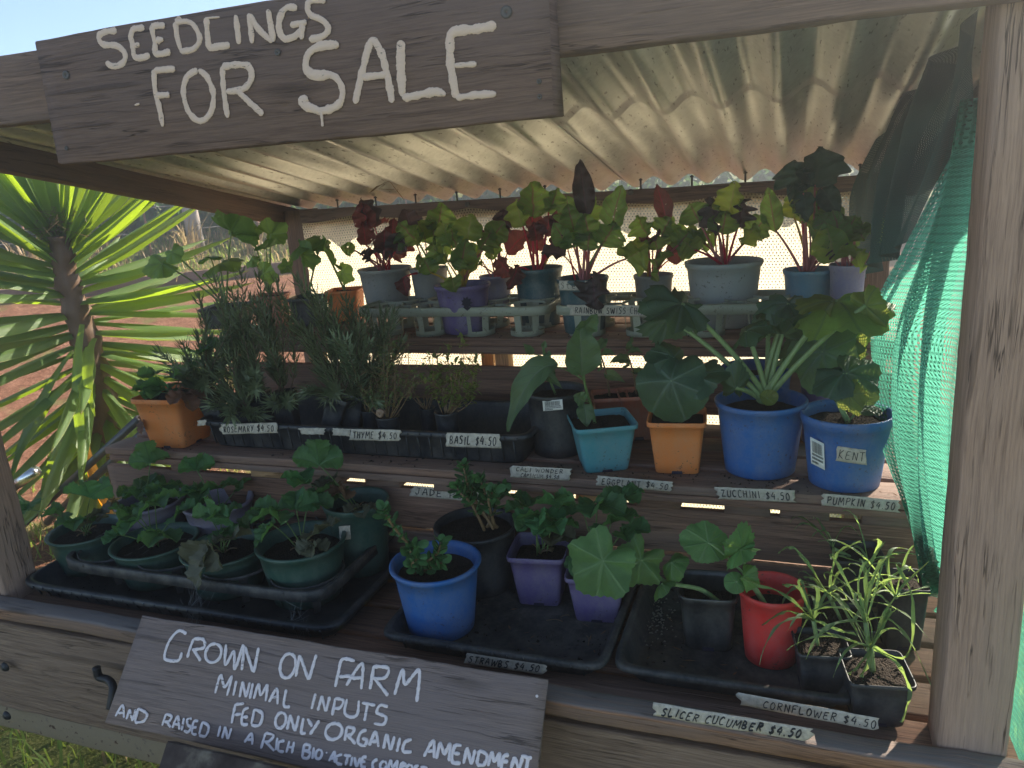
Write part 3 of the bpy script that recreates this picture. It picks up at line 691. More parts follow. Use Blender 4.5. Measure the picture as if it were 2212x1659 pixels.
# ---------------------------------------------------------------- yucca
yr = empty('yucca', tuple(ground_hit(240, 1150)), 'large yucca with sunlit sword leaves on a thick trunk left of the stand', 'yucca tree')
yb = V3(yr.location); ydep = yb.y
T = [yb - V3((0, 0, .08)), A(238, 1040, ydep), A(232, 960, ydep), A(216, 860, ydep), A(186, 735, ydep), A(148, 615, ydep), A(128, 510, ydep)]
mb = MB(); mb.tube(catmull(T[:3], 6), [.105 - .0018 * i for i in range(13)], 18); mb.build('trunk', BARK, yr)
mb = MB(); ct = catmull(T[2:], 6); mb.tube(ct, [.07 - .0012 * i + .012 * (i % 3 == 0) for i in range(len(ct))], 14); mb.build('upper_trunk', L_DRY, yr)
rr = random.Random(21); N = 150; crown = MB()
for i in range(N):
    t = (i + .5) / N; k = t ** 1.35
    c = ct[min(len(ct) - 1, int((1 - k * .93) * (len(ct) - 1)))]
    az = i * 2.39996 + rr.uniform(-.25, .25); el = radians(86 - 132 * t ** .66 + rr.uniform(-9, 9))
    if t < .6 and cos(az - radians(-40)) > .80: az += 1.15 * (1 if i % 2 else -1)
    f = V3((cos(az), sin(az), 0)); d = f * cos(el) + V3((0, 0, sin(el)))
    L = rr.uniform(.62, .82) * (1 - .15 * (t > .8)) * (.8 if t < .05 else 1); sag = -V3((0, 0, 1)) * L * (.01 + .07 * t) * rr.uniform(.2, 1.6)
    side = V3((-sin(az), cos(az), 0)); tip = c + d * L + sag
    pts = [(1 - q) ** 2 * c + 2 * q * (1 - q) * (c + d * L * .5) + q * q * tip for q in [j / 13 for j in range(14)]]
    crown.blade(pts, Matrix.Rotation(rr.uniform(-.5, .5), 3, d) @ side, rr.uniform(.058, .080), lambda q: (.40 + .60 * min(1, q * 2.4)) * (1 - q ** 3.0) ** .9 + .01, .42, .02, 2, seed=i)
crown.build('crown', L_YUC, yr)
for j, (a, b2, w_) in enumerate((((178, 935), (262, 1150), .07), ((172, 700), (190, 1045), .085), ((200, 730), (205, 900), .08), ((150, 760), (15, 1075), .07), ((165, 800), (20, 1035), .075), ((190, 850), (85, 1100), .08))):
    p0 = A(*a, ydep - .16); p1 = A(*b2, ydep - .30 if j else ydep - .2); mb = MB()
    mb.blade(curve(p0, p1, V3((0, -.10, .06)), 12), V3((.9, -.15, .3)) if j else V3((.9, .3, .2)), w_, lambda q: (.35 + .65 * min(1, q * 2.4)) * (1 - q ** 2.6) ** .9 + .01, .4, .02, 2, seed=j)
    mb.build('drooping_leaf' if j else 'dead_leaf', L_YUC if j else L_YUG, yr)
mb = MB(); rr = random.Random(4)
for i in range(90):
    c = T[-1] + V3((rr.gauss(0, .05), rr.gauss(0, .05), rr.uniform(-.02, .10))); mb.tube([c, c + V3((rr.gauss(0, .025), rr.gauss(0, .025), rr.gauss(0, .02))), c + V3((rr.gauss(0, .04), rr.gauss(0, .04), rr.gauss(0, .03)))], .0012, 3, cap=False)
mb.build('dry_fibres', S_BROWN, yr)

# towing frame of the stand seen behind it at the left
fr = empty('trailer_frame', tuple(ground_hit(60, 1150)), 'pair of dark steel drawbar pipes slanting behind the yucca trunk', 'steel frame')
for a, b2 in (((300, 905), (60, 1165)), ((330, 915), (110, 1160))):
    p1 = ground_hit(*b2); p1.z += .08; mb = MB(); mb.tube([A(*a, 1.0), p1], .016, 10); mb.build('pipe', PIPE, fr)
p = A(28, 1052, .75); mb = MB(); mb.tube([p, p + V3((.05, .02, .03)), p + V3((.10, .03, .06))], [.018, .02, .02], 12); mb.build('coupling', flat('bright_steel', (.6, .6, .6), .25, metal=1.0), fr)

# ================================================================ THE STAND
ST = empty('market_stand', (-.75, .65, GZ), 'weathered timber farm stand with a corrugated iron roof and three stepped shelves', 'market stand')
sd_ = [0]
def board(name, p0, p1, w_, h_, mat, up=V3((0, 0, 1)), r=.003, jit=.0012, parent=None):
    sd_[0] += 1; b = MB(); b.bar(p0, p1, w_, h_, up, r, jit, seed=sd_[0]); return b.build(name, mat, parent or ST, smooth=True)
YU = V3((0, 1, 0))
board('front_post', (.265, .045, GZ), (.265, .045, .205), .09, .09, W_POST, YU, .006, .002)
board('front_post', (-1.755, .045, -1.176), (-1.755, .045, .205), .09, .09, W_POST, YU, .006, .002)
board('back_post', (-1.685, 1.345, GZ), (-1.685, 1.345, -.058), .09, .09, W_BEAM, YU, .005)
board('back_post', (.215, 1.345, GZ), (.215, 1.345, -.058), .09, .09, W_BEAM, YU, .005)
board('fascia_beam', (-2.0, -.022, .209), (.75, -.022, .209), .04, .112, W_BEAM, r=.004, jit=.002)
for x in (-1.758, .33):
    board('rafter', (x, .0 if x < 0 else .0, .184), (x, 1.44, .184 - .194 * 1.44), .045, .066, W_BEAM)
board('back_rail', (-1.64, 1.285, -.084), (.17, 1.285, -.084), .028, .05, W_BEAM)
# roof sheets
def sheet(x0, x1, y0, y1, dz, ph=0):
    mb = MB(); nx = int((x1 - x0) / .112 * 18); ny = 12; vs = []; uv = []
    for j in range(ny + 1):
        y = y0 + (y1 - y0) * j / ny
        for i in range(nx + 1):
            x = x0 + (x1 - x0) * i / nx; q = 2 * pi * x / .112 + ph
            z = .2365 - .195 * y + .0155 * sin(q) + dz + .0015 * mnoise.noise(V3((x * 3, y * 3, dz * 99)))
            vs.append(V3((x, y, z))); uv.append((x, y))
    fs = [(j * (nx + 1) + i, (j + 1) * (nx + 1) + i, (j + 1) * (nx + 1) + i + 1, j * (nx + 1) + i + 1) for j in range(ny) for i in range(nx)]
    mb.add(vs, fs, uv); return mb.build('roof_sheet', ROOF, ST, solid=.0012)
sheet(-1.83, -.50, .002, 1.44, 0); sheet(-.55, .42, .50, 1.44, .004); sheet(-.55, .42, .002, .585, -.0035)
for x in [-1.5 + .152 * k for k in range(12)]:
    mb = MB(); mb.tube([(x, 1.30, -.06), (x, 1.30, -.028)], .003, 6); mb.tube([(x, 1.30, -.034), (x, 1.30, -.030)], .006, 8); mb.build('roof_screw', STEEL, ST)
# shelves
def deck(z, ys, x0, x1, w_=.088, t=.019, mat=W_SHELF, nm='shelf_board'):
    for y in ys: board(nm, (x0 + random.uniform(-.006, .006), y + w_ / 2, z - t / 2), (x1 + random.uniform(-.006, .006), y + w_ / 2, z - t / 2), w_, t, mat, r=.002, jit=.001)
deck(-.63, (.38, .487, .594, .70), -1.745, .262)
board('shelf_edge', (-1.74, .400, -.6605), (.262, .400, -.6605), .036, .017, W_SHELF)
board('riser_board', (-1.80, .43, -.751), (.255, .43, -.751), .02, .102, W_SHELF)
board('riser_board', (-1.80, .43, -.862), (.255, .43, -.862), .02, .10, W_SHELF)
for x in (-1.56, -1.30, -1.12, -.96, -.78, -.56, -.42, -.30, -.12, -.01, .14): board('spacer_block', (x, .435, -.6845), (x + .09, .435, -.6845), .05, .026, W_PINE if x in (-1.30, -.42) else W_SHELF)
for x in (-1.18, -.52, -.30, .03): board('support_stud', (x, .80, -1.2), (x, .80, -.652), .045, .035, W_PINE, YU)
deck(-.405, (.75, .857, .964, 1.07), -1.63, .245)
board('shelf_edge', (-1.63, .768, -.437), (.245, .768, -.437), .034, .022, W_SHELF)
board('riser_board', (-1.63, .80, -.550), (.24, .80, -.550), .02, .115, W_SHELF)
for x in (-.745, -1.35, .05): board('support_stud', (x, .845, -.65), (x, .845, -.427), .04, .04, W_PINE, YU)
board('support_stud', (-.86, 1.02, -1.2), (-.86, 1.02, -.427), .04, .04, W_PINE, YU)
deck(-.885, (.0, .107, .214, .321, .428, .535, .642), -1.80, .33)
board('front_rail', (-1.95, -.0245, -.8715), (.55, -.0245, -.8715), .047, .033, W_RAIL, r=.007, jit=.003)
board('front_board', (-1.95, -.008, -1.043), (.50, -.008, -1.043), .020, .243, W_BOARD, r=.004, jit=.002)
board('chassis_beam', (-1.95, .02, -1.212), (.50, .02, -1.212), .045, .07, RUST, r=.006)
for (px, py) in ((12, 1440), (16, 1545)):
    p = A(px, py, -.033); mb = MB(); mb.loft(p, [(.012, 0), (.012, .001), (.009, .006), (.0, .008)], 14, tilt=Matrix.Rotation(radians(90), 3, 'X')); mb.build('bolt', BLACKM, ST)

# ---------------------------------------------------------------- shade nets
def net(name, mat, left, right, nu, nv, folds, amp, label, cat='shade net', group=None, ax=V3((1, 0, 0)), seed=0, sag=0.):
    left = catmull(left, 10); right = catmull(right, 10); mb = MB(); vs = []; uvs = []
    for j in range(nv + 1):
        t = j / nv; a = left[min(len(left) - 1, int(t * (len(left) - 1) + .5))]; b = right[min(len(right) - 1, int(t * (len(right) - 1) + .5))]
        fa = t * (len(left) - 1); i0 = min(int(fa), len(left) - 2); a = left[i0].lerp(left[i0 + 1], fa - i0)
        fb_ = t * (len(right) - 1); i0 = min(int(fb_), len(right) - 2); b = right[i0].lerp(right[i0 + 1], fb_ - i0)
        for i in range(nu + 1):
            s = i / nu; p = a.lerp(b, s); e = min(1, 4 * s, 4 * (1 - s))
            f = sin(s * folds * 6.28 + 1.3 * mnoise.noise(V3((s * 3, t * 2.2, seed)))* 2.5 + seed) * .6 + mnoise.noise(V3((s * folds, t * 1.5, seed + 4)))
            p = p + ax * amp * f * (e * .85 + .15) + V3((0, 0, -sag * sin(s * pi) * (1 - t)))
            vs.append(p); uvs.append((s * max((a - b).length * 1.5, .35), t * (left[0] - left[-1]).length))
    fs = [(j * (nu + 1) + i, j * (nu + 1) + i + 1, (j + 1) * (nu + 1) + i + 1, (j + 1) * (nu + 1) + i) for j in range(nv) for i in range(nu)]
    mb.add(vs, fs, uvs); return tag(mb.build(name, mat), label, cat, group)
net('shade_net', NET_GREEN, [A(2085, 230, .16), A(2030, 400, .40), A(1950, 540, .62), A(1890, 660, .78), A(1880, 760, .72), A(1900, 900, .56), A(1952, 1030, .38), A(2008, 1185, .17), A(2016, 1210, .13)],
    [V3((.232, .10, .06)), V3((.236, .10, -.1)), V3((.24, .10, -.3)), V3((.238, .10, -.5)), V3((.234, .105, -.66)), V3((.226, .11, -.70))], 110, 90, 7, .030, 'bright green shade net gathered in folds behind the right front post')
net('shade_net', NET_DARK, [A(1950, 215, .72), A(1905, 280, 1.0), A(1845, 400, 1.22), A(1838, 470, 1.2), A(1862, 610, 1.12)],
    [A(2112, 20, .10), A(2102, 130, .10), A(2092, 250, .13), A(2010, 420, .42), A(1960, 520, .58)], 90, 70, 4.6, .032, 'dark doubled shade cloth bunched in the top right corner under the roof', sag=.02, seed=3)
net('shade_net', NET_GREEN, [V3((.37, 1.45, -.66)), V3((.38, 1.45, -1.1)), V3((.40, 1.45, -1.48))], [V3((.36, -.03, -.56)), V3((.372, -.04, -1.0)), V3((.39, -.04, -1.48))], 110, 40, 7, .012, 'lower green shade net stretched along the outside right of the stand', seed=6)
# cream net across the back, top edge nailed to the rail
mb = MB(); nu, nv = 120, 36; vs = []; uvs = []
for j in range(nv + 1):
    for i in range(nu + 1):
        x = -1.63 + 1.79 * i / nu; t = j / nv; sc = abs(sin((x + .15) * pi / .42))
        z = (-.082 - .022 * sc * (1 - t)) - 1.05 * t; y = 1.263 + .008 * sin(x * 9 + t * 3) * t + .012 * mnoise.noise(V3((x * 4, z * 4, 0))) * min(1, t * 4) + .006 * mnoise.noise(V3((x * 14, z * 30, 3)))
        vs.append(V3((x, y, z))); uvs.append((x, z + .012 * sc * exp(-t * 8)))
mb.add(vs, [(j * (nu + 1) + i, j * (nu + 1) + i + 1, (j + 1) * (nu + 1) + i + 1, (j + 1) * (nu + 1) + i) for j in range(nv) for i in range(nu)], uvs)
cn = tag(mb.build('shade_net', NET_CREAM), 'cream knitted shade net glowing in the sun across the back of the stand', 'shade net')
for px in (790, 1010, 1362, 1680):
    p = A(px, 458 - (px - 790) * .075, 1.250); mb = MB(); mb.loft(p, [(.009, 0), (.009, .002), (.006, .004), (.0035, .0045), (.0, .003)], 12, tilt=Matrix.Rotation(radians(90), 3, 'X')); mb.build('screw', STEEL, cn)

# ---------------------------------------------------------------- handwriting
FONT = {
 'A': [[(0, 0), (.45, 1), (.9, 0)], [(.2, .38), (.72, .38)]], 'B': [[(.05, 0), (.08, 1), (.6, .85), (.5, .55), (.1, .52), (.75, .3), (.55, .02), (.05, 0)]],
 'C': [[(.85, .85), (.45, 1), (.08, .55), (.3, .05), (.85, .12)]], 'D': [[(.1, 0), (.12, 1)], [(.02, .97), (.7, .8), (.8, .35), (.1, .0)]], 'E': [[(.85, .98), (.15, .97)], [(.15, .97), (.1, .5), (.12, .02), (.85, .04)], [(.1, .52), (.65, .54)]],
 'F': [[(.9, 1), (.15, .95), (.1, .4), (.08, 0)], [(.1, .5), (.7, .55)]], 'G': [[(.85, .85), (.4, 1), (.05, .5), (.35, .02), (.8, .2), (.8, .45), (.5, .45)]], 'H': [[(.1, 1), (.08, 0)], [(.8, 1), (.78, 0)], [(.08, .5), (.8, .52)]],
 'I': [[(.5, 1), (.48, 0)]], 'J': [[(.2, 1), (.9, .98)], [(.6, 1), (.58, .2), (.3, 0), (.02, .25)]], 'K': [[(.15, 1), (.1, 0)], [(.8, .95), (.15, .45), (.85, .0)]], 'L': [[(.15, 1), (.1, .02), (.85, .05)]],
 'M': [[(.02, 0), (.15, 1), (.45, .4), (.8, 1), (.92, 0)]], 'N': [[(.08, 0), (.1, 1)], [(.1, 1), (.8, .02)], [(.8, 0), (.85, 1)]], 'O': [[(.45, 1), (.08, .65), (.2, .05), (.65, .05), (.85, .6), (.45, 1)]],
 'P': [[(.15, 0), (.12, 1)], [(.05, .95), (.75, .95), (.8, .6), (.15, .42)]], 'R': [[(.12, 0), (.12, 1)], [(.05, .97), (.75, .9), (.7, .6), (.15, .48)], [(.3, .5), (.85, .0)]], 'S': [[(.85, .9), (.45, 1), (.15, .75), (.7, .4), (.6, .05), (.05, .08)]],
 'T': [[(0, .95), (.95, 1)], [(.48, .98), (.45, 0)]], 'U': [[(.1, 1), (.12, .2), (.45, 0), (.8, .2), (.85, 1)]], 'V': [[(.05, 1), (.4, 0), (.85, 1)]], 'W': [[(0, 1), (.2, 0), (.45, .7), (.7, 0), (.95, 1)]], 'Y': [[(.05, 1), (.45, .45)], [(.9, 1), (.3, 0)]],
 'Z': [[(.05, .95), (.85, .97)], [(.85, .97), (.05, .02)], [(.05, .02), (.9, .05)]], '$': [[(.85, .8), (.45, .92), (.15, .7), (.75, .35), (.55, .08), (.05, .15)], [(.55, 1.12), (.42, -.12)]], '4': [[(.5, 1), (.05, .4), (.85, .42)], [(.7, .75), (.62, -.02)]],
 '5': [[(.85, .98), (.35, .95), (.2, .6)], [(.2, .6), (.75, .5), (.6, .05), (.1, .05)]], '0': [[(.45, 1), (.1, .6), (.25, .03), (.7, .1), (.8, .65), (.45, 1)]], '.': [[(.2, .10), (.75, .02)]], '-': [[(.1, .5), (.6, .5)]],
 't': [[(.45, .95), (.4, .1), (.7, .0)], [(.1, .65), (.8, .68)]], 'e': [[(.1, .35), (.75, .4), (.5, .65), (.1, .4), (.3, .02), (.8, .1)]], 'a': [[(.75, .6), (.3, .65), (.1, .25), (.45, .02), (.75, .5)], [(.78, .6), (.85, .0)]], 'k': [[(.15, 1), (.12, 0)], [(.7, .6), (.18, .3), (.8, .0)]],
 'n': [[(.12, .6), (.12, 0)], [(.12, .45), (.5, .6), (.7, .4), (.72, 0)]]}
def lettering(text, o, ux, uy, nrm, parent, mat=INK, wid=.12, lift=.0006, jit=.08, seed=0, gap=.28, thin=1.):
    """text inside the box o, o+ux, o+uy"""
    W = {'I': .45, '.': .35, ' ': .55, 'M': 1.15, 'W': 1.15, '1': .4}
    slant = random.Random(seed * 5 + 1).uniform(-.12, .25); tot = sum(W.get(c, .85) + gap for c in text) - gap; mb = MB(); x = 0; rr = random.Random(seed + len(text)); H = uy.length; k = 0
    for c in text:
        cw = W.get(c, .85); dy = rr.uniform(-jit, jit); sc = 1 + rr.uniform(-jit, jit); sln = slant + rr.uniform(-.1, .1)
        for st in FONT.get(c, []):
            k += 1; stroke(mb, [o + ux * ((x + p[0] * cw + p[1] * sln * .8) / tot) + uy * (p[1] * sc + dy) for p in st], nrm, H * wid * thin * rr.uniform(.8, 1.15), lift + .00004 * (k % 6), .1, seed * 7 + k)
        x += cw + gap
    return mb.build('lettering', mat, parent)
def on_y(y): return (lambda px, py: A(px, py, y))
def price_label(text, tl, tr, bl, pf, label, group='handwritten masking tape price labels', m=(.06, .22, .06, .20), seed=1, text2=None, wid=.13, wavy=.0015, torn=1., name='price_label', cat='price label', parent=None, ink=INK):
    a = pf(*tl); b = pf(*tr); c = pf(*bl); ux = b - a; uy = a - c; nrm = ux.cross(uy).normalized()
    if nrm.dot(EYE - a) < 0: nrm = -nrm
    mb = MB(); nu = 26; nv = 5; vs = []; rr = random.Random(seed)
    el = [rr.uniform(-.03, .03) * torn for _ in range(nv + 1)]; er = [rr.uniform(-.03, .03) * torn for _ in range(nv + 1)]; sl_ = rr.uniform(-.03, .03) * torn; sr_ = rr.uniform(-.04, .04) * torn
    for j in range(nv + 1):
        v = j / nv
        for i in range(nu + 1):
            u = i / nu; uu = u
            if i == 0: uu = el[j] + sl_ * (v - .5)
            if i == nu: uu = 1 + er[j] + sr_ * (v - .5)
            vv = v + (.03 * torn * mnoise.noise(V3((u * 9, seed, v * 2))) if j in (0, nv) else 0)
            vs.append(c + ux * uu + uy * vv + nrm * (.0012 + wavy * (.5 + mnoise.noise(V3((u * 5, v * 1.5, seed))))))
    mb.add(vs, [(j * (nu + 1) + i, j * (nu + 1) + i + 1, (j + 1) * (nu + 1) + i + 1, (j + 1) * (nu + 1) + i) for j in range(nv) for i in range(nu)])
    o = mb.build(name, TAPE, parent, solid=.0003)
    if not parent: tag(o, label, cat, group)
    elif label: o['label'] = label
    l, t, r_, b_ = m; lf = .0016 + wavy * 1.25
    if text2:
        lettering(text, c + ux * l + uy * .56, ux * (1 - l - r_), uy * .34, nrm, o, ink, wid, lf, seed=seed); lettering(text2, c + ux * (l + .1) + uy * .1, ux * (1 - l - r_ - .15), uy * .30, nrm, o, ink, wid, lf, seed=seed + 1)
    elif text: lettering(text, c + ux * l + uy * b_, ux * (1 - l - r_), uy * (1 - t - b_), nrm, o, ink, wid, lf, seed=seed)
    return o

# ---------------------------------------------------------------- top sign
def sign_board(name, TL, TR, BL, th, mat, label, seed):
    ux = TR - TL; uy = TL - BL; nrm = ux.cross(uy).normalized()
    if nrm.dot(EYE - TL) < 0: nrm = -nrm
    c0 = (TL + BL) / 2 - nrm * th / 2; c1 = c0 + ux; root = empty(name, tuple((BL + BL + ux) / 2 - nrm * th / 2), label, 'sign')
    b = MB(); b.bar(c0, c1, th, uy.length, uy, .003, .0022, .03, seed); b.build('board', mat, root); return root, nrm, TL
sgy = -.072
TL = A(76, 88, sgy); BL = A(127, 350, sgy); TR = A(1190, -8, sgy); BR = A(1200, 262, sgy)
x0 = (TL.x + BL.x) / 2; x1 = (A(1196, 130, sgy).x + BR.x) / 2
TLs = V3((x0, sgy, TL.z)); BLs = V3((x0, sgy, (BL.z + BR.z) / 2)); TRs = V3((x1, sgy, TL.z))
s1, n1, _ = sign_board('wooden_sign', TLs, TRs, BLs, .028, W_SIGN, 'big weathered board painted SEEDLINGS FOR SALE on the roof beam', 5)
K = .3418
def strokes_px(root, lst, off, pf, nrm, width, mat=PAINT, s0=0, rag=.17):
    mb = MB()
    for i, st in enumerate(lst):
        wf_ = 1.0
        if isinstance(st, tuple): st, wf_ = st
        stroke(mb, [pf(off[0] + x * K, off[1] + y * K) for x, y in st], nrm, width * wf_ * (1.05 if mat is PAINT2 else .95), .0009 + .00012 * (i % 7), rag, s0 + i)
    return mb.build('lettering', mat, root)
pf = on_y(sgy - .0008)
strokes_px(s1, [
 [(740,195),(670,200),(625,230),(650,280),(740,290),(790,340),(780,395),(720,420),(670,395)], [(915,175),(845,185),(828,230),(840,290),(858,365),(950,350)], [(845,290),(885,280)],
 [(1045,160),(975,165),(965,200),(980,270),(990,340),(1080,325)], [(985,258),(1035,248)], [(1110,140),(1120,230),(1145,320)], ([(1110,140),(1200,140),(1250,200),(1262,260),(1220,312),(1140,325)], .9), ([(1108,130),(1130,108),(1148,125)], .35),
 [(1305,110),(1310,200),(1325,295),(1390,292),(1455,285)], ([(1305,115),(1390,108)], .3), [(1490,95),(1500,180),(1512,280)], [(1575,85),(1585,180),(1595,275)], [(1575,90),(1640,190),(1725,265)], [(1695,60),(1710,150),(1730,265)],
 [(1880,50),(1810,50),(1770,110),(1765,190),(1800,245),(1860,230),(1905,190)], [(1835,160),(1940,140)], [(1910,150),(1905,250)], [(2060,5),(1980,-5),(1945,30),(1960,90),(2040,130),(2075,180),(2040,230),(1955,250)],
 [(975,440),(980,560),(1010,690),(1030,800)], [(975,445),(1110,435)], [(990,605),(1075,598)], [(1250,440),(1180,490),(1160,590),(1195,710),(1265,765),(1330,715),(1350,600),(1310,490),(1255,442)],
 [(1405,420),(1415,580),(1440,745)], [(1405,425),(1480,410),(1570,420),(1590,490),(1540,560),(1430,580)], [(1500,570),(1570,640),(1665,725)],
 ([(2145,285),(2030,290),(1950,340),(1935,430),(1990,475),(2110,480),(2165,570),(2140,660),(2040,700),(1960,680),(1905,645),(1950,625)], 1.25), ([(2028,690),(2036,750),(2040,800)], .45), ([(855,665),(885,655)], .4)], (0, 0), pf, n1, .0120)
strokes_px(s1, [([(190,655),(230,480),(290,265),(350,320),(395,480),(425,650)], 1.1), [(235,490),(390,470)], ([(480,255),(480,430),(490,610)], 1.35), ([(490,620),(600,600),(700,580),(765,600)], 1.1), ([(1085,160),(950,185),(810,205),(790,300),(800,450),(830,620)], 1.25), ([(820,415),(960,405)], .8), [(830,620),(960,600),(1085,595)]], (702, 0), pf, n1, .0122, s0=60)
def screw(root, p, r=.006, nrm=V3((0, -1, 0))):
    q = nrm.to_track_quat('Z', 'Y').to_matrix(); mb = MB(); mb.loft(p, [(r, 0), (r, .0012), (r * .8, .0018), (r * .35, .0015), (0.0001, -.001)], 14, tilt=q); mb.build('screw', STEEL, root)
for (px, py, r) in ((143, 162, .007), (1094, 26, .008), (600, 113, .005), (1165, 176, .0035), (1166, 209, .0035), (144, 320, .004)): screw(s1, A(px, py, sgy - .001), r)

# ---------------------------------------------------------------- lower sign, leaning out from the front rail
TL2 = A(308, 1328, -.052); TR2 = A(1183, 1468, -.052); BL2 = A(229, 1562, -.184)
TR2.z = TL2.z = (TL2.z + TR2.z) / 2; BL2.x = TL2.x
s2, n2, _ = sign_board('wooden_sign', TL2, TR2, BL2, .018, W_LOW, 'grey board painted GROWN ON FARM leaning against the front rail', 9)
def pf2(px, py):
    r = ray(px, py); q = TL2 + n2 * .0006; return EYE + r * ((q - EYE).dot(n2) / r.dot(n2))
def oval(cx, cy, rx, ry, tilt=.15): return [(cx + rx * cos(a) + tilt * ry * sin(a), cy - ry * sin(a)) for a in [1.4 + k * .7 for k in range(10)]]
o7 = (0, 1091); o8 = (702, 1091)
strokes_px(s2, [[(1180,815),(1130,795),(1070,860),(1040,960),(1075,983),(1130,980),(1150,930)], [(1225,845),(1200,910),(1185,965)], [(1225,845),(1285,850),(1290,900),(1215,915)], [(1225,915),(1270,985)], oval(1350, 935, 50, 60),
 [(1430,880),(1425,1010),(1480,925),(1485,1035),(1540,880)], [(1545,885),(1530,1045)], [(1548,895),(1600,1055)], [(1635,900),(1605,1060)], oval(1820, 1015, 48, 78), [(1895,945),(1870,1085)], [(1897,950),(1950,1105)], [(2000,945),(1953,1105)]], o7, pf2, n2, .0070, PAINT2, 100)
strokes_px(s2, [[(190,985),(110,975),(85,1060),(65,1150)], [(90,1085),(165,1080)], [(135,1140),(235,1000),(230,1165)], [(170,1095),(235,1090)], [(310,1015),(285,1165)], [(305,1020),(400,1030),(380,1090),(300,1095)], [(310,1090),(400,1205)], [(440,1200),(490,1040),(508,1130),(595,1045),(580,1245)],
 [(1335,1215),(1345,1200)]], o8, pf2, n2, .0070, PAINT2, 140)
strokes_px(s2, [[(1360,1190),(1395,1075),(1420,1150),(1465,1085),(1435,1205)], [(1495,1110),(1475,1205)], [(1515,1215),(1535,1115)], [(1535,1115),(1555,1215)], [(1580,1120),(1557,1215)], [(1600,1125),(1580,1225)], [(1605,1225),(1635,1135),(1650,1200),(1690,1140),(1680,1240)], [(1700,1245),(1750,1160),(1755,1260)], [(1720,1215),(1755,1215)], [(1810,1165),(1795,1265),(1835,1275)],
 [(1995,1190),(1970,1290)], [(2010,1300),(2035,1205)], [(2035,1205),(2060,1305)], [(2085,1210),(2062,1305)], [(2120,1220),(2100,1330)], [(2120,1220),(2170,1235),(2150,1280),(2110,1285)]], o7, pf2, n2, .0062, PAINT2, 160)
strokes_px(s2, [[(140,1225),(125,1310),(165,1340),(205,1320),(215,1235)], [(270,1255),(250,1365)], [(235,1250),(320,1265)], [(400,1275),(350,1265),(330,1310),(385,1340),(370,1385),(310,1380)]], o8, pf2, n2, .0062, PAINT2, 180)
strokes_px(s2, [[(1490,1255),(1475,1320),(1465,1380)], [(1490,1260),(1545,1255)], [(1485,1325),(1525,1320)], [(1575,1280),(1540,1300),(1530,1380),(1570,1385)], [(1535,1340),(1570,1338)], [(1610,1290),(1590,1385)], [(1610,1290),(1660,1320),(1640,1390),(1590,1390)], oval(1775, 1360, 33, 50), [(1815,1420),(1835,1325)], [(1835,1325),(1865,1430)], [(1890,1330),(1867,1430)], [(1920,1345),(1905,1435),(1935,1440)], [(1945,1350),(1975,1400)], [(2020,1360),(1960,1450)], oval(2110, 1430, 52, 52)], o7, pf2, n2, .0065, PAINT2, 200)
strokes_px(s2, [[(140,1400),(125,1490)], [(140,1400),(185,1415),(165,1450),(130,1455)], [(145,1455),(195,1510)], [(265,1420),(225,1440),(210,1500),(250,1520),(265,1485),(235,1475)], [(280,1520),(320,1435),(340,1530)], [(295,1495),(335,1490)], [(370,1540),(390,1445)], [(390,1445),(415,1550)], [(440,1460),(417,1550)], [(475,1470),(455,1560)], [(550,1480),(505,1500),(495,1555),(550,1560)],
 [(625,1590),(685,1490),(690,1600)], [(650,1560),(685,1550)], [(705,1605),(730,1505),(755,1570),(790,1510),(785,1620)], [(865,1520),(820,1525),(805,1620),(860,1630)], [(815,1570),(855,1570)], [(875,1635),(900,1530)], [(900,1530),(925,1640)], [(950,1545),(927,1640)], [(975,1550),(960,1640)], [(975,1550),(1025,1580),(1005,1640),(960,1640)], [(1030,1650),(1055,1565),(1070,1620),(1105,1570),(1095,1655)], [(1165,1580),(1130,1590),(1115,1665),(1155,1670)], [(1120,1620),(1160,1620)], [(1175,1665),(1200,1590)], [(1200,1590),(1225,1670)], [(1250,1590),(1228,1670)], [(1240,1585),(1310,1600)], [(1285,1590),(1272,1675)]], o8, pf2, n2, .0066, PAINT2, 230)
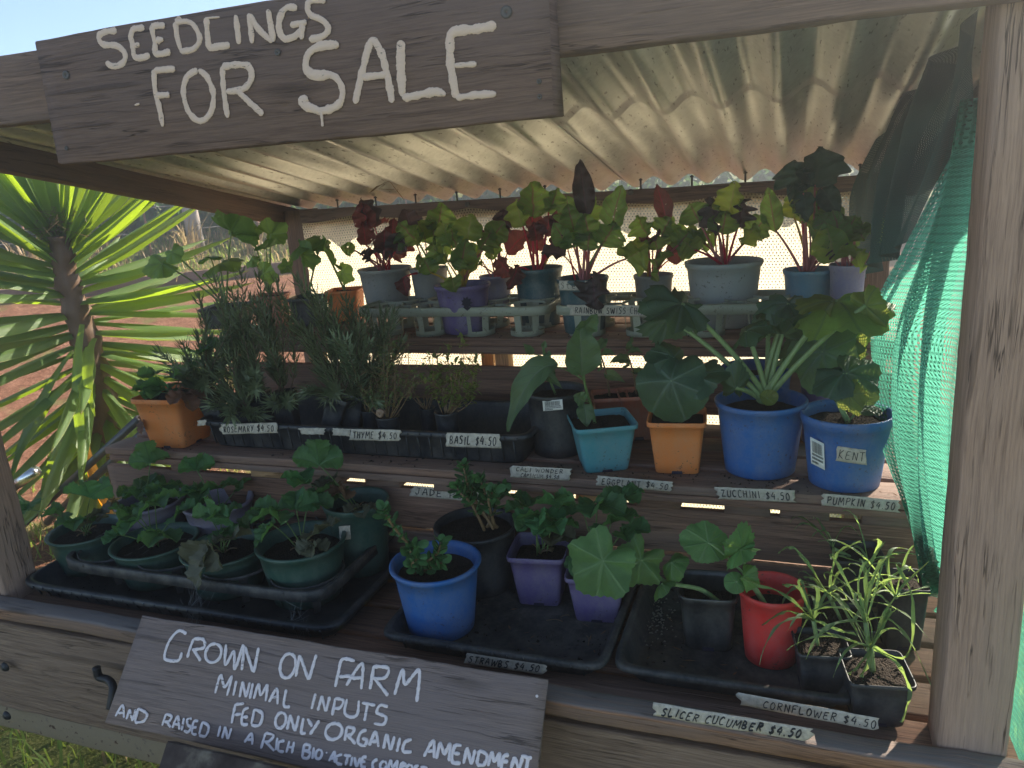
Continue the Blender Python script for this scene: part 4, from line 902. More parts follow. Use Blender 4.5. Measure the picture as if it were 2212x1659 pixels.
strokes_px(s2, [[(730,1335),(775,1265),(785,1345)], [(750,1315),(790,1310)], [(800,1355),(820,1290)], [(820,1290),(840,1365)], [(860,1290),(842,1360)], [(875,1285),(855,1370)], [(875,1285),(930,1320),(910,1365),(855,1375)], [(1050,1320),(1025,1395)], [(1050,1320),(1085,1335),(1070,1365),(1040,1370)], [(1055,1370),(1080,1405)], [(1090,1410),(1125,1335),(1135,1420)], [(1105,1385),(1135,1385)], [(1165,1345),(1150,1425)], [(1215,1350),(1185,1355),(1190,1390),(1210,1405),(1190,1435),(1165,1425)], [(1255,1365),(1225,1370),(1215,1440),(1245,1450)], [(1220,1405),(1245,1405)], [(1280,1370),(1260,1450)], [(1280,1370),(1320,1400),(1300,1460),(1260,1455)],
 [(1395,1395),(1378,1465)], [(1405,1475),(1425,1400)], [(1425,1400),(1440,1480)], [(1463,1410),(1442,1480)], [(1545,1500),(1590,1445),(1595,1515)], [(1565,1485),(1595,1480)], [(1680,1440),(1650,1540)], [(1680,1440),(1730,1455),(1705,1490),(1670,1495)], [(1680,1495),(1735,1555)], [(1755,1470),(1745,1550)], [(1800,1490),(1765,1500),(1760,1550),(1795,1560)], [(1830,1490),(1810,1565)], [(1860,1495),(1845,1570)], [(1825,1530),(1855,1530)],
 [(1925,1510),(1910,1595)], [(1925,1510),(1960,1520),(1950,1550),(1920,1550),(1960,1565),(1945,1600),(1910,1595)], [(1985,1530),(1975,1605)], oval(2015, 1575, 20, 30), [(2060,1565),(2070,1566)], [(2080,1620),(2115,1560),(2115,1630)], [(2090,1600),(2115,1600)], [(2165,1575),(2130,1590),(2130,1630),(2165,1640)], [(2175,1580),(2222,1587)], [(2200,1585),(2185,1645)]], o7, pf2, n2, .0057, PAINT2, 270)
strokes_px(s2, [[(175,1590),(162,1650)], [(188,1592),(200,1650),(225,1595)], [(265,1595),(240,1595),(230,1650),(260,1655)], [(235,1622),(258,1622)], [(335,1605),(305,1625),(305,1665),(335,1675)], oval(370, 1645, 20, 26), [(400,1680),(415,1615),(430,1655),(458,1620),(450,1685)], [(485,1625),(470,1690)], [(485,1625),(510,1640),(478,1658)], oval(535, 1665, 18, 24), [(595,1645),(570,1655),(585,1680),(560,1695)], [(605,1655),(650,1662)], [(628,1660),(620,1700)]], o8, pf2, n2, .0057, PAINT2, 330)
# bracket and panel under the sign
br = MB(); pp = [A(208, 1442, -.06), A(214, 1462, -.06), A(232, 1468, -.06), A(243, 1480, -.07), A(243, 1500, -.08), A(238, 1530, -.09)]
br.tube(catmull(pp, 6), [.008] * 4 + [.0075] * 27 if False else .0085, 10); tag(br.build('sign_bracket', BLACKM), 'black curled metal bracket on the front board left of the grey sign', 'bracket')
ta = A(370, 1600, -.215); tb = V3((ta.x + .62, ta.y + .005, ta.z - .012)); dn = (n2.cross(V3((1, 0, 0)))).normalized(); dn = dn if dn.z < 0 else -dn
b = MB(); b.bar(ta + dn * .12, tb + dn * .12, .024, .24, dn, .003, .001, seed=77); tag(b.build('support_board', DPANEL), 'dark stained board propping the grey sign from below', 'board')

# ================================================================ TRAYS
def tray(c, wx, wy, h, mat, label, lip=.014, rib=True, ribstep=.03, group=None, name='seed_tray', rot=0., floor=True):
    """c = centre of the base"""
    root = empty(name, c, label, 'tray', group); C = V3(c); mb = MB(); M = Matrix.Rotation(rot, 3, 'Z'); n = 96
    def ring(ax, ay, z, rc=.03):
        out = []
        for k in range(n):
            a = 2 * pi * k / n; q = 14; ca, sa = cos(a), sin(a); x = math.copysign(abs(ca) ** (2 / q), ca) * ax; y = math.copysign(abs(sa) ** (2 / q), sa) * ay
            out.append(C + M @ V3((x, y, z)))
        return out
    ax, ay = wx / 2, wy / 2; tp = .03
    rs = [ring(ax - tp, ay - tp, 0), ring(ax - tp * .9, ay - tp * .9, h * .1), ring(ax - lip - .002, ay - lip - .002, h - .012), ring(ax - .002, ay - .002, h - .013), ring(ax, ay, h - .010), ring(ax, ay, h - .002), ring(ax - .003, ay - .003, h), ring(ax - lip + .002, ay - lip + .002, h), ring(ax - lip, ay - lip, h - .004), ring(ax - tp - .001, ay - tp - .001, .003)]
    vs = [p for r in rs for p in r]; m = len(rs)
    fs = [(i * n + k, i * n + (k + 1) % n, (i + 1) * n + (k + 1) % n, (i + 1) * n + k) for i in range(m - 1) for k in range(n)]
    fs.append(tuple((m - 1) * n + k for k in range(n))); fs.append(tuple(k for k in range(n))[::-1])
    mb.add(vs, fs); mb.build('tray_body', mat, root)
    if rib:
        rb = MB()
        k = -int((wx - .08) / 2 / ribstep)
        while k * ribstep < (wx - .08) / 2:
            x = k * ribstep; a = C + M @ V3((x, -(ay - tp * .9), h * .1)); b = C + M @ V3((x, -(ay - lip - .002), h - .014)); rb.tube([a, b], .0022, 4)
            rb.tube([C + M @ V3((x + ribstep / 2, -ay - .0005, h - .009)), C + M @ V3((x + ribstep / 2, -ay - .0005, h - .003))], .0022, 5); k += 1
        rb.build('ribs', mat, root)
    return root
bt = tray((-1.267, .272, -.880), .87, .50, .046, P_BLACK, 'long black tray on the lowest shelf at the left holding the carrier of strawberry pots')
mt = tray((-.516, .255, -.880), .452, .44, .045, P_BLACK2, 'black tray on the lowest shelf holding the blue pot and the purple pots')
rt_ = tray((-.082, .255, -.880), .40, .42, .045, P_BLACK2, 'dusty black tray on the lowest shelf under the cucumber seedlings', rib=False)
ht = tray((-.998, .545, -.628), .92, .27, .076, P_BLACK, 'deep ribbed black tray on the middle shelf full of herb tubes')
price_label('ROSEMARY $4.50', (477, 916), (600, 912), (478, 938), on_y(.409), 'masking tape label reading ROSEMARY $4.50 on the black herb tray', seed=2)
price_label('THYME $4.50', (758, 926), (866, 928), (757, 950), on_y(.409), 'masking tape label reading THYME $4.50 on the black herb tray', seed=3)
price_label('BASIL $4.50', (968, 934), (1083, 937), (965, 964), on_y(.409), 'masking tape label reading BASIL $4.50 at the right end of the herb tray', seed=4)
for tl, tr, bl in (((648, 924), (700, 924), (650, 938)), ((718, 924), (756, 926), (720, 940)), ((428, 908), (446, 906), (428, 920))):
    price_label('', tl, tr, bl, on_y(.4095), None, seed=tl[0], parent=ht, torn=3, name='torn_tape')
price_label('STRAWBS $4.50', (1006, 1408), (1181, 1433), (1001, 1431), on_y(.040), 'dim masking tape label reading STRAWBS $4.50 below the middle black tray', seed=5)
price_label('CALI WONDER', (1106, 1005), (1235, 1012), (1101, 1030), on_y(.375), 'masking tape label reading CALI WONDER CAPSICUM $4.50 on the middle shelf edge', seed=6, text2='CAPSICUM $4.50', m=(.09, 0, .12, 0))
price_label('EGGPLANT $4.50', (1292, 1027), (1456, 1040), (1290, 1048), on_y(.376), 'masking tape label reading EGGPLANT $4.50 below the teal pot', seed=7)
price_label('ZUCCHINI $4.50', (1547, 1051), (1715, 1058), (1551, 1077), on_y(.376), 'masking tape label reading ZUCCHINI $4.50 below the big blue pot', seed=8)
price_label('PUMPKIN $4.50', (1778, 1065), (1945, 1080), (1776, 1091), on_y(.376), 'masking tape label reading PUMPKIN $4.50 below the blue pot marked KENT', seed=9)
price_label('JADE PLANT', (890, 1048), (1062, 1062), (887, 1071), on_y(.417), 'masking tape label reading JADE PLANT behind the bushy jade', seed=10)
def rail_top(px, py):
    p = A(px, py, -.046); q = AZ(px, py, -.853); return q if q.y > -.045 else A(px, py, -.0475)
def rl(px, py): return AZ(px, py, -.8535)
price_label('SLICER CUCUMBER $4.50', (1414, 1516), (1757, 1572), (1408, 1543), on_y(-.0485), 'masking tape label reading SLICER CUCUMBER $4.50 stuck along the front rail', seed=11, wavy=.003)
price_label('CORNFLOWER $4.50', (1600, 1495), (1897, 1549), (1596, 1521), on_y(.012), 'masking tape label reading CORNFLOWER $4.50 behind the front rail at the right', seed=12, m=(.18, .22, .0, .2))

# carrier for the strawberry pots
def carrier(c, wx, wy, h, nx, ny, rp, mat, label, cup=True, group=None, top=.024, cuph=None, name='pot_carrier', rot=0.):
    root = empty(name, c, label, 'pot carrier', group); C = V3(c); M = Matrix.Rotation(rot, 3, 'Z')
    fr = MB(); n = 80; ax, ay = wx / 2, wy / 2
    def ring(ax, ay, z, q=9):
        return [C + M @ V3((math.copysign(abs(cos(2 * pi * k / n)) ** (2 / q), cos(2 * pi * k / n)) * ax, math.copysign(abs(sin(2 * pi * k / n)) ** (2 / q), sin(2 * pi * k / n)) * ay, z)) for k in range(n)]
    rs = [ring(ax - .004, ay - .004, h - top), ring(ax, ay, h - top), ring(ax, ay, h - .002), ring(ax - .002, ay - .002, h), ring(ax - .010, ay - .010, h), ring(ax - .010, ay - .010, h - .004), ring(ax - .004, ay - .004, h - top)]
    vs = [p for r in rs for p in r]; fr.add(vs, [(i * n + k, i * n + (k + 1) % n, (i + 1) * n + (k + 1) % n, (i + 1) * n + k) for i in range(6) for k in range(n)])
    fr.build('frame', mat, root)
    px_, py_ = wx / nx, wy / ny
    cups = MB()
    for j in range(ny):
        for i in range(nx):
            cc = C + M @ V3((-ax + px_ * (i + .5), -ay + py_ * (j + .5), 0))
            cb = MB(); cb.loft(cc, [(rp + .002, h - .006), (rp + .002, h - .001), (rp + .0015, h), (rp - .001, h), (rp - .001, h - .006)], 32)
            if cup:
                rb = rp * .86
                for k in range(6):
                    a = 2 * pi * k / 6 + .3; hw = .20; vs = []
                    for (r, z) in ((rp, h - .006), (rb, .012)):
                        for q in (-hw, 0, hw): vs.append(cc + V3((cos(a + q) * r, sin(a + q) * r, z)))
                    cb.add(vs, [(0, 1, 4, 3), (1, 2, 5, 4)])
                cb.loft(cc, [(rb + .001, .014), (rb + .001, .0), (rb - .012, .0), (rb - .012, .002), (rb - .001, .003), (rb - .001, .014)], 32)
            else:
                for k in range(4):
                    a = 2 * pi * k / 4 + .785; vs = []
                    for (r, z) in ((rp * 1.05, h - .004), (rp * .8, .004)):
                        for q in (-.12, .12): vs.append(cc + V3((cos(a + q) * r, sin(a + q) * r, z)))
                    cb.add(vs, [(0, 1, 3, 2)])
            # webs tying the ring to the frame
            for (dx, dy) in ((1, 0), (-1, 0), (0, 1), (0, -1)):
                a = cc + V3((dx * rp, dy * rp, h - .004)); b = cc + V3((dx * px_ / 2, dy * py_ / 2, h - .004))
                if (b - a).length > .002: cb.bar(a, b, .006, .006, r=.001, jit=0)
            cb.build('cup', mat, root)
    return root
carrier((-1.262, .262, -.876), .74, .37, .078, 4, 2, .078, P_BLACK2, 'dusty black pot carrier in the left tray with four green strawberry pots in front', cup=False, rot=.0)
carrier((-.873, .872, -.405), .565, .225, .082, 4, 2, .052, P_CREAM, 'pale green pot carrier on the top shelf with a purple pot in its front row', group=None)
carrier((-.272, .872, -.405), .60, .225, .082, 4, 2, .054, P_CREAM, 'pale green pot carrier on the top shelf labelled rainbow swiss chard')
price_label('RAINBOW SWISS CHARD $4.50', (1230, 658), (1472, 660), (1229, 681), on_y(.756), 'masking tape label reading RAINBOW SWISS CHARD $4.50 on the pale carrier', seed=13)

# ================================================================ STRAWBERRIES
def trifol(root, base, top, size, mat, rr, smat=S_GREEN, tilt=None):
    size *= 1.15
    d0 = (top - base).normalized(); hd = V3((d0.x, d0.y, 0)); hd = hd.normalized() if hd.length > .05 else V3((rr.uniform(-1, 1), rr.uniform(-1, 1), 0)).normalized()
    mb = MB(); md = tilt if tilt is not None else (hd + V3((0, 0, rr.uniform(-.1, .75)))).normalized()
    sdv = md.cross(V3((0, 0, 1))).normalized()
    for k, an in enumerate((-62, 0, 62)):
        dd = Matrix.Rotation(radians(an), 3, sdv.cross(md).normalized()) @ md; L = size * (1 if k == 1 else .9)
        side = Matrix.Rotation(rr.uniform(-.5, .5), 3, dd) @ dd.cross(sdv.cross(md)).normalized()
        tip = top + dd * L + V3((0, 0, -L * rr.uniform(.0, .35)))
        mb.blade(curve(top, tip, V3((0, 0, L * .12)), 18), side, size * .82, obov, .28, .06, 4, seed=rr.uniform(0, 9), serr=.16)
    o = mb.build('leaf', mat, root); sb = MB(); sb.tube(curve(base, top, V3((0, 0, (top - base).length * .12)), 7), (.0017, .0012), 6); sb.build('stalk', smat, o)
def strawberry(c, d, h, mat, label, leaves, seed, group, rb=.80, sq=False, fill=.80, rimh=.10, **kw):
    if sq: root, sc, si = pot_square(c, d, d * rb, h, mat, label, group, fill=fill, **kw)
    else: root, sc, si = pot_round(c, d / 2, d / 2 * rb, h, mat, label, group, fill=fill, rimh=rimh, **kw)
    rr = random.Random(seed); b = sc + V3((0, 0, .004))
    for lf in leaves:
        if isinstance(lf, int):
            for _ in range(lf):
                a = rr.uniform(0, 6.28); q = rr.uniform(.25, .95) * si; trifol(root, b + V3((rr.gauss(0, .006), rr.gauss(0, .006), 0)), b + V3((cos(a) * q, sin(a) * q, rr.uniform(.02, .09))), rr.uniform(.035, .052), L_STR if rr.random() < .75 else L_STO, rr)
        else:
            px, py, yy, s = lf[:4]; trifol(root, b + V3((rr.gauss(0, .006), rr.gauss(0, .006), 0)), A(px, py, yy), s, lf[4] if len(lf) > 4 else L_STR, rr, tilt=lf[5] if len(lf) > 5 else None)
    mb = MB()
    for i in range(5):
        a = rr.uniform(0, 6.28); mb.tube(curve(b, b + V3((cos(a) * .03, sin(a) * .03, .01)), V3((0, 0, .01)), 4), .0015, 5)
    mb.build('stub', S_BROWN, root); return root, b
G1 = 'strawberry pots on the lowest shelf'; Z0 = -.876
def fy(xl, xr, yr, y, zb): return fitc(xl, xr, yr, y, zb)
c, d, h = fy(110, 258, 1142, .20, Z0); strawberry(c, d, h, P_GREEN, 'dark green strawberry pot at the left end of the carrier by the corner post', [(60, 1100, .17, .062, L_STR, V3((-.9, -.3, .1))), (195, 1075, .2, .062, L_STR, V3((.1, -.2, 1))), (165, 1125, .14, .045), (215, 1110, .18, .05, L_STO), 2], 1, G1)
c, d, h = fy(247, 420, 1165, .19, Z0); strawberry(c, d, h, P_GREEN, 'dark green strawberry pot second from the left at the front of the carrier', [(305, 1120, .15, .058, L_STR, V3((-.8, -.4, -.2))), (335, 1085, .17, .055), (350, 1150, .12, .055, L_STR, V3((.2, -.9, -.1))), (385, 1110, .2, .052), (320, 1095, .22, .05), 2], 2, G1)
c, d, h = fy(397, 570, 1180, .19, Z0); strawberry(c, d, h, P_GREEN, 'dark green strawberry pot with a withered leaf hanging over its front rim', [(460, 1128, .15, .06, L_STR, V3((0, -.2, .9))), (478, 1110, .17, .045), (450, 1175, .09, .07, L_STO, V3((-.1, -.5, -.8))), (500, 1165, .13, .045, L_STO), (520, 1130, .22, .05), 1], 3, G1)
c, d, h = fy(557, 742, 1165, .20, Z0); strawberry(c, d, h, P_GREEN, 'green strawberry pot at the right end of the carrier, the nearest and largest', [(600, 1105, .16, .058), (640, 1100, .2, .055), (590, 1135, .14, .05, L_STR, V3((-.7, -.3, -.5))), (690, 1150, .16, .05, L_STO), (675, 1175, .14, .045, L_STO, V3((.3, -.6, -.2))), (665, 1085, .24, .055)], 4, G1)
c, d, h = fy(255, 392, 1078, .34, Z0); strawberry(c, d, h, P_LAV, 'faded lavender strawberry pot at the back left of the carrier', [(325, 1000, .33, .055, L_STR, V3((.1, -.2, 1))), (310, 1060, .3, .05), (350, 1050, .32, .05), (290, 1070, .30, .045), 2], 5, G1)
c, d, h = fy(400, 541, 1080, .35, Z0); strawberry(c, d, h, P_LAV, 'faded lavender strawberry pot at the back beside the middle shelf front', [(425, 1015, .33, .055, L_STR, V3((.3, -.2, .8))), (440, 1060, .32, .055), (470, 1055, .34, .05), 2], 6, G1, fill=.72)
r_, b_ = strawberry(*fy(700, 836, 1078, .34, Z0), P_GREEN, 'dark green strawberry pot with a white tag behind the carrier', [(690, 1005, .30, .06, L_STR, V3((.1, -.2, 1))), (665, 1045, .29, .06), (720, 1040, .33, .045, L_STO), (745, 1060, .32, .045, L_DRY), 2], 7, G1)
price_label('', (733, 1136), (757, 1134), (735, 1166), on_y(.262), None, seed=40, parent=r_, torn=.2, name='plant_tag')
sqk = dict(sq=True, rb=.72)
c, d, h = fy(1103, 1228, 1178, .31, Z0); strawberry(c, d, h, P_PURPLE, 'purple square strawberry pot, the left one of the pair', [(1165, 1110, .27, .055), (1200, 1095, .28, .06, L_STR, V3((.1, -.4, .6))), (1140, 1095, .32, .05), (1195, 1130, .25, .05), 3], 8, 'purple strawberry pots', rot=.12, **sqk)
c, d, h = fy(1226, 1354, 1222, .275, Z0); strawberry(c, d, h, P_PURPLE, 'purple square strawberry pot behind the big cucumber leaf', [(1290, 1090, .27, .06), (1340, 1080, .3, .05), (1320, 1130, .25, .055), (1345, 1150, .27, .05), (1260, 1105, .3, .05), 2], 9, 'purple strawberry pots', rot=.12, **sqk)
c, d, h = fy(300, 446, 846, .455, -.628); d *= .86; strawberry(c, d, h, P_ORANGE, 'orange square strawberry pot at the left end of the middle shelf', [(345, 835, .42, .06), (395, 810, .45, .06), (430, 765, .47, .06), (330, 850, .42, .045), (400, 850, .40, .05, L_DRY, V3((.7, -.5, -.4))), (310, 905, .40, .035, L_DRY, V3((-.2, -.2, -1))), 2], 10, None, rot=.04, fill=.93, **sqk)

# ================================================================ ROUND AND SQUARE POTS OF THE MIDDLE SHELF
ZM = -.629
# capsicum
c, d, h = fy(1136, 1264, 840, .54, ZM)
r_, sc, si = pot_round(c, d / 2, d / 2 * .82, h, P_BLACK, 'tall black pot of capsicum with a printed price sticker on its side', fill=.9)
s0 = sc; s1_ = A(1172, 748, .52); mb = MB(); mb.tube(curve(s0, s1_, V3((-.01, 0, 0))), (.003, .0018), 7); mb.build('stem', S_GREEN, r_)
for a, t, w_ in (((1150, 765, .52), (1130, 742, .50), .02), ((1165, 775, .51), (1163, 800, .49), .022), ((1182, 762, .52), (1192, 785, .50), .022), ((1175, 752, .52), (1178, 735, .52), .014), ((1170, 805, .50), (1215, 840, .46), .028), ((1160, 800, .5), (1118, 795, .48), .02), ((1185, 800, .52), (1200, 822, .5), .02)):
    leaf_blade(r_, A(*a), A(*t), w_, L_EGG, roll=R.uniform(-30, 30), stalk=curve(s0, s1_)[6], smat=S_GREEN, prof=lance)
def sticker(root, tl, tr, bl, y, kind=0):
    o = price_label('', tl, tr, bl, on_y(y), None, seed=50 + kind, parent=root, torn=.1, name='barcode_sticker', wavy=.0)
    o.data.materials[0] = LABELW; a = A(*tl, y); b = A(*tr, y); c_ = A(*bl, y); ux = b - a; uy = a - c_; nn = ux.cross(uy).normalized(); nn = nn if nn.dot(EYE - a) > 0 else -nn; mb = MB(); rr = random.Random(kind)
    x = .12
    while x < .86:
        w_ = rr.uniform(.008, .03); p = c_ + ux * x + uy * .48 + nn * .0022; mb.add([p, p + ux * w_, p + ux * w_ + uy * .42, p + uy * .42], [(0, 1, 2, 3)]); x += w_ + rr.uniform(.012, .035)
    for r0, y0 in ((0, .36), (1, .22), (2, .08)):
        x = .1
        while x < (.9 if r0 < 2 else .5):
            w_ = rr.uniform(.02, .05); p = c_ + ux * x + uy * y0 + nn * .0022; mb.add([p, p + ux * w_, p + ux * w_ + uy * .085, p + uy * .085], [(0, 1, 2, 3)]); x += w_ + .02
    mb.build('printing', INK, o)
sticker(r_, (1172, 866), (1215, 862), (1174, 888), c.y - d / 2 - .001)
# eggplant in the teal pot
c, d, h = fy(1220, 1378, 903, .472, ZM); d *= .86
r_, sc, si = pot_square(c, d, d * .70, h, P_TEAL, 'teal square pot with a drooping eggplant seedling', rot=.42, fill=.88)
s0 = sc + V3((-.015, 0, 0)); mid = A(1262, 822, .47); top_ = A(1256, 725, .47)
mb = MB(); mb.tube(catmull([s0, A(1278, 880, .49), mid, top_], 5), (.0042, .002), 8); mb.build('stem', S_GREEN, r_)
leaf_blade(r_, A(1205, 788, .45), A(1098, 932, .40), .062, L_EGG, 25, .42, stalk=mid, smat=S_GREEN, wave=.06, seed=2, m=20)
leaf_blade(r_, A(1256, 812, .46), A(1252, 700, .45), .080, L_EGG, 15, .05, wave=.07, seed=3, stalk=mid, smat=S_GREEN, m=18)
leaf_blade(r_, A(1250, 722, .46), A(1290, 678, .44), .045, L_EGG, 35, .1, wave=.1, seed=5, stalk=top_, smat=S_GREEN)
leaf_blade(r_, A(1262, 868, .46), A(1238, 856, .44), .034, L_EGG, 10, .1, stalk=A(1275, 870, .49), smat=S_GREEN)
leaf_blade(r_, A(1262, 872, .45), A(1268, 922, .43), .038, L_EGG, 0, .05, stalk=A(1278, 880, .49), smat=S_GREEN, seed=9)
# orange pots behind the teal one
for xl, xr, yr, yy, lb, mt_ in ((1288, 1345, 850, .66, 'terracotta coloured square pot behind the teal pot, the left of two', P_TERRA), (1345, 1405, 846, .67, 'terracotta coloured square pot behind the teal pot, nearer the orange pot', P_TERRA)):
    c, d, h = fy(xl, xr, yr, yy, ZM); r_, sc, si = pot_square(c, d * 1.35, d, h, mt_, lb, rot=.3, fill=.9)
    s0 = sc; t0 = A(xl + 5, yr - 95, yy - .04); mb = MB(); mb.tube(curve(s0, t0, V3((.01, 0, 0))), (.003, .0015), 6); mb.build('stem', S_BROWN, r_)
    for k in range(5):
        q = s0.lerp(t0, .5 + k * .12); a = k * 1.9; leaf_blade(r_, q, q + V3((cos(a) * .05, sin(a) * .04, -.02 + .01 * k)), .026, L_EGG, R.uniform(-60, 60), .2, prof=lance)
# squash in the orange square pot
c, d, h = fy(1395, 1530, 895, .485, ZM); d *= .92
r_, sc, si = pot_square(c, d, d * .74, h, P_ORANGE, 'orange square pot on the middle shelf under one huge round squash leaf', rot=.1, fill=.9)
leaf_disc(r_, A(1450, 822, .43), A(1434, 912, .40), 12, L_ZUC, stalk=sc, seed=1, cup=.30, wave=.025, lobes=5, ld=.03, serr=.012, asp=1.0, sinus=.3, droop=.2)
leaf_disc(r_, A(1455, 772, .47), A(1405, 762, .44), 35, L_ZUC, stalk=sc, seed=4, cup=.3, wave=.12, asp=.9)
leaf_disc(r_, A(1500, 815, .46), A(1560, 800, .43), -45, L_ZUC, stalk=sc, seed=6, cup=.25, asp=.8)
leaf_disc(r_, A(1428, 790, .5), A(1385, 812, .5), 30, L_ZUC, stalk=sc, seed=8, cup=.3)
# zucchini
c, d, h = fy(1546, 1740, 860, .50, ZM)
r_, sc, si = pot_round(c, d / 2 * .95, d / 2 * .76, h, P_BLUE, 'large blue pot with a zucchini plant on thick stalks', fill=.84)
b0 = A(1652, 868, .51); b0.z = max(b0.z, sc.z)
def zl(cx, cy, cd, tx, ty, td, roll, mat=L_ZUC, **k): return leaf_disc(r_, A(cx, cy, cd), A(tx, ty, td), roll, mat, stalk=b0 + V3((R.uniform(-.012, .012), R.uniform(-.01, .01), 0)), sr=(.0065, .0042), smat=S_PALE, **k)
zl(1472, 656, .45, 1392, 640, .41, 58, seed=1, cup=.3, wave=.20, lobes=7, ld=.03, serr=.07)
zl(1445, 688, .50, 1375, 700, .50, 30, seed=2, cup=.35, wave=.20, lobes=5, ld=.12, serr=.08, asp=.7)
zl(1703, 655, .55, 1640, 632, .57, 60, seed=3, cup=.35, wave=.2, lobes=7, ld=.03, serr=.06)
zl(1810, 650, .50, 1903, 655, .43, -66, L_ZUY, seed=4, cup=.4, wave=.14, lobes=5, ld=.03, asp=1.1, serr=.04)
zl(1800, 652, .50, 1722, 632, .50, 74, L_ZUY, seed=14, cup=.25, wave=.12, lobes=5, ld=.03, serr=.04)
zl(1870, 660, .46, 1893, 715, .44, 20, L_ZUY, seed=15, cup=.3, wave=.12, lobes=5, ld=.03, serr=.04, asp=.7)
zl(1612, 715, .50, 1655, 700, .48, -60, seed=5, cup=.3, wave=.12, serr=.05)
zl(1690, 722, .53, 1735, 715, .50, 60, seed=6, cup=.35, wave=.14, serr=.06)
zl(1660, 705, .58, 1700, 670, .60, 50, seed=7, cup=.3, serr=.05)
zl(1590, 838, .46, 1597, 795, .44, 15, seed=8, cup=.4, asp=.6, serr=.05)
leaf_disc(r_, A(1658, 860, .46), A(1678, 850, .45), 0, L_ZUY, stalk=b0, seed=9, cup=.1, lobes=1, ld=0, serr=0, sinus=.0, asp=.8)
# dark blue pot behind with the mottled pumpkin leaves
c, d, h = fy(1562, 1706, 792, .68, ZM)
r_, sc, si = pot_round(c, d / 2, d / 2 * .8, h, P_BLUE2, 'dark blue pot standing behind the zucchini pot', fill=.85)
b0 = sc
leaf_disc(r_, A(1778, 760, .56), A(1752, 845, .53), 18, L_ZUC, stalk=b0, seed=11, cup=.15, wave=.06, serr=.02, asp=1.0, sinus=.3)
leaf_disc(r_, A(1800, 735, .60), A(1840, 800, .57), -20, L_ZUC, stalk=b0, seed=12, cup=.25, serr=.03)
leaf_disc(r_, A(1835, 705, .62), A(1838, 775, .60), 30, L_ZUY, stalk=b0, seed=13, cup=.25, serr=.03, asp=.7)
c, d, h = fy(1738, 1800, 812, .69, ZM); r2, sc2, _ = pot_round(c, d / 2 * 1.2, d / 2, h, P_PURPLE, 'purple pot half hidden between the two blue pots', fill=.85)
rr = random.Random(31)
for k in range(4): leaf_disc(r2, sc2 + V3((.03 * cos(k * 1.7), .03 * sin(k * 1.7), .06 + .02 * k)), sc2 + V3((.09 * cos(k * 1.7), .09 * sin(k * 1.7), .05 + .02 * k)), 50, L_ZUC, stalk=sc2, seed=k, cup=.3)
# pumpkin, KENT
c, d, h = fy(1738, 1920, 888, .458, ZM)
r_, sc, si = pot_round(c, d / 2, d / 2 * .80, h, P_BLUE, 'blue pot taped KENT with a pumpkin seedling beside the green net', fill=.86, rimh=.16)
b0 = A(1832, 925, .45); b0.z = sc.z; nod = A(1806, 862, .45); mb = MB(); mb.tube(curve(b0, nod, V3((0, 0, 0))), (.006, .004), 8); mb.build('stem', S_PALE, r_)
leaf_disc(r_, A(1822, 806, .46), A(1768, 832, .42), 35, L_ZUC, stalk=nod, seed=21, cup=.35, wave=.1, serr=.02, asp=.8)
leaf_disc(r_, A(1830, 805, .46), A(1890, 850, .42), -20, L_ZUC, stalk=nod, seed=22, cup=.30, wave=.08, serr=.02, asp=.85)
leaf_disc(r_, A(1835, 852, .43), A(1850, 893, .41), 15, L_ZUY, stalk=nod, seed=23, cup=.25, serr=.03, asp=.8)
leaf_disc(r_, A(1860, 880, .47), A(1905, 885, .45), -50, L_ZUC, stalk=b0, seed=24, cup=.1, lobes=1, ld=0, serr=0, sinus=0, asp=.55)
price_label('KENT', (1808, 963), (1873, 972), (1806, 995), on_y(c.y - d / 2 * .93), None, seed=21, parent=r_, name='name_tape', wid=.11, wavy=.0)
sticker(r_, (1750, 943), (1780, 958), (1752, 1000), c.y - d / 2 * .80, 3)

# ================================================================ CHARD ON THE TOP SHELF
def chard(root, b, leaves, rr, n_rand=0, hgt=.16, pal=0):
    for lf in leaves:
        ax_, ay_, ad, tx, ty, td, w_, mt_, sm = lf
        a = A(ax_, ay_, ad); o = b + V3((rr.gauss(0, .008), rr.gauss(0, .008), 0))
        leaf_blade(root, a, A(tx, ty, td), w_ * 1.2, mt_, rr.uniform(-40, 40), .06, ovate, .22, .13 if mt_ is not L_CHD else .34, 18, rr.uniform(0, 9), stalk=o, smat=sm, sr=(.0042, .0022))
    for i in range(int(n_rand * .75)):
        a = rr.uniform(0, 6.28); e = rr.uniform(.5, 1.0); hh = hgt * rr.uniform(.45, 1.0); r0 = (1 - e * .75) * hgt * rr.uniform(.3, .7) + .01
        p = b + V3((cos(a) * r0, sin(a) * r0 * .8, hh * e)); L = rr.uniform(.055, .10); dirv = V3((cos(a) * rr.uniform(.1, .9), sin(a) * rr.uniform(.1, .9), rr.uniform(-.2, 1.2))).normalized()
        mt_, sm = rr.choice([[(L_CHG, S_PINK), (L_CHR, S_RED), (L_CHG, S_RED)], [(L_CHG, S_YEL), (L_CHY, S_YEL), (L_CHG, S_PALE)], [(L_CHR, S_RED), (L_CHR, S_PINK), (L_CHD, S_RED)], [(L_CHG, S_PINK), (L_CHD, S_PINK), (L_CHY, S_PINK), (L_CHG, S_RED)]][pal])
        leaf_blade(root, p, p + dirv * L, L * rr.uniform(.7, 1.0), mt_, rr.uniform(-60, 60), .1, ovate, .24, .13, 14, rr.uniform(0, 9), stalk=b + V3((rr.gauss(0, .01), rr.gauss(0, .01), 0)), smat=sm, sr=(.0028, .0015))
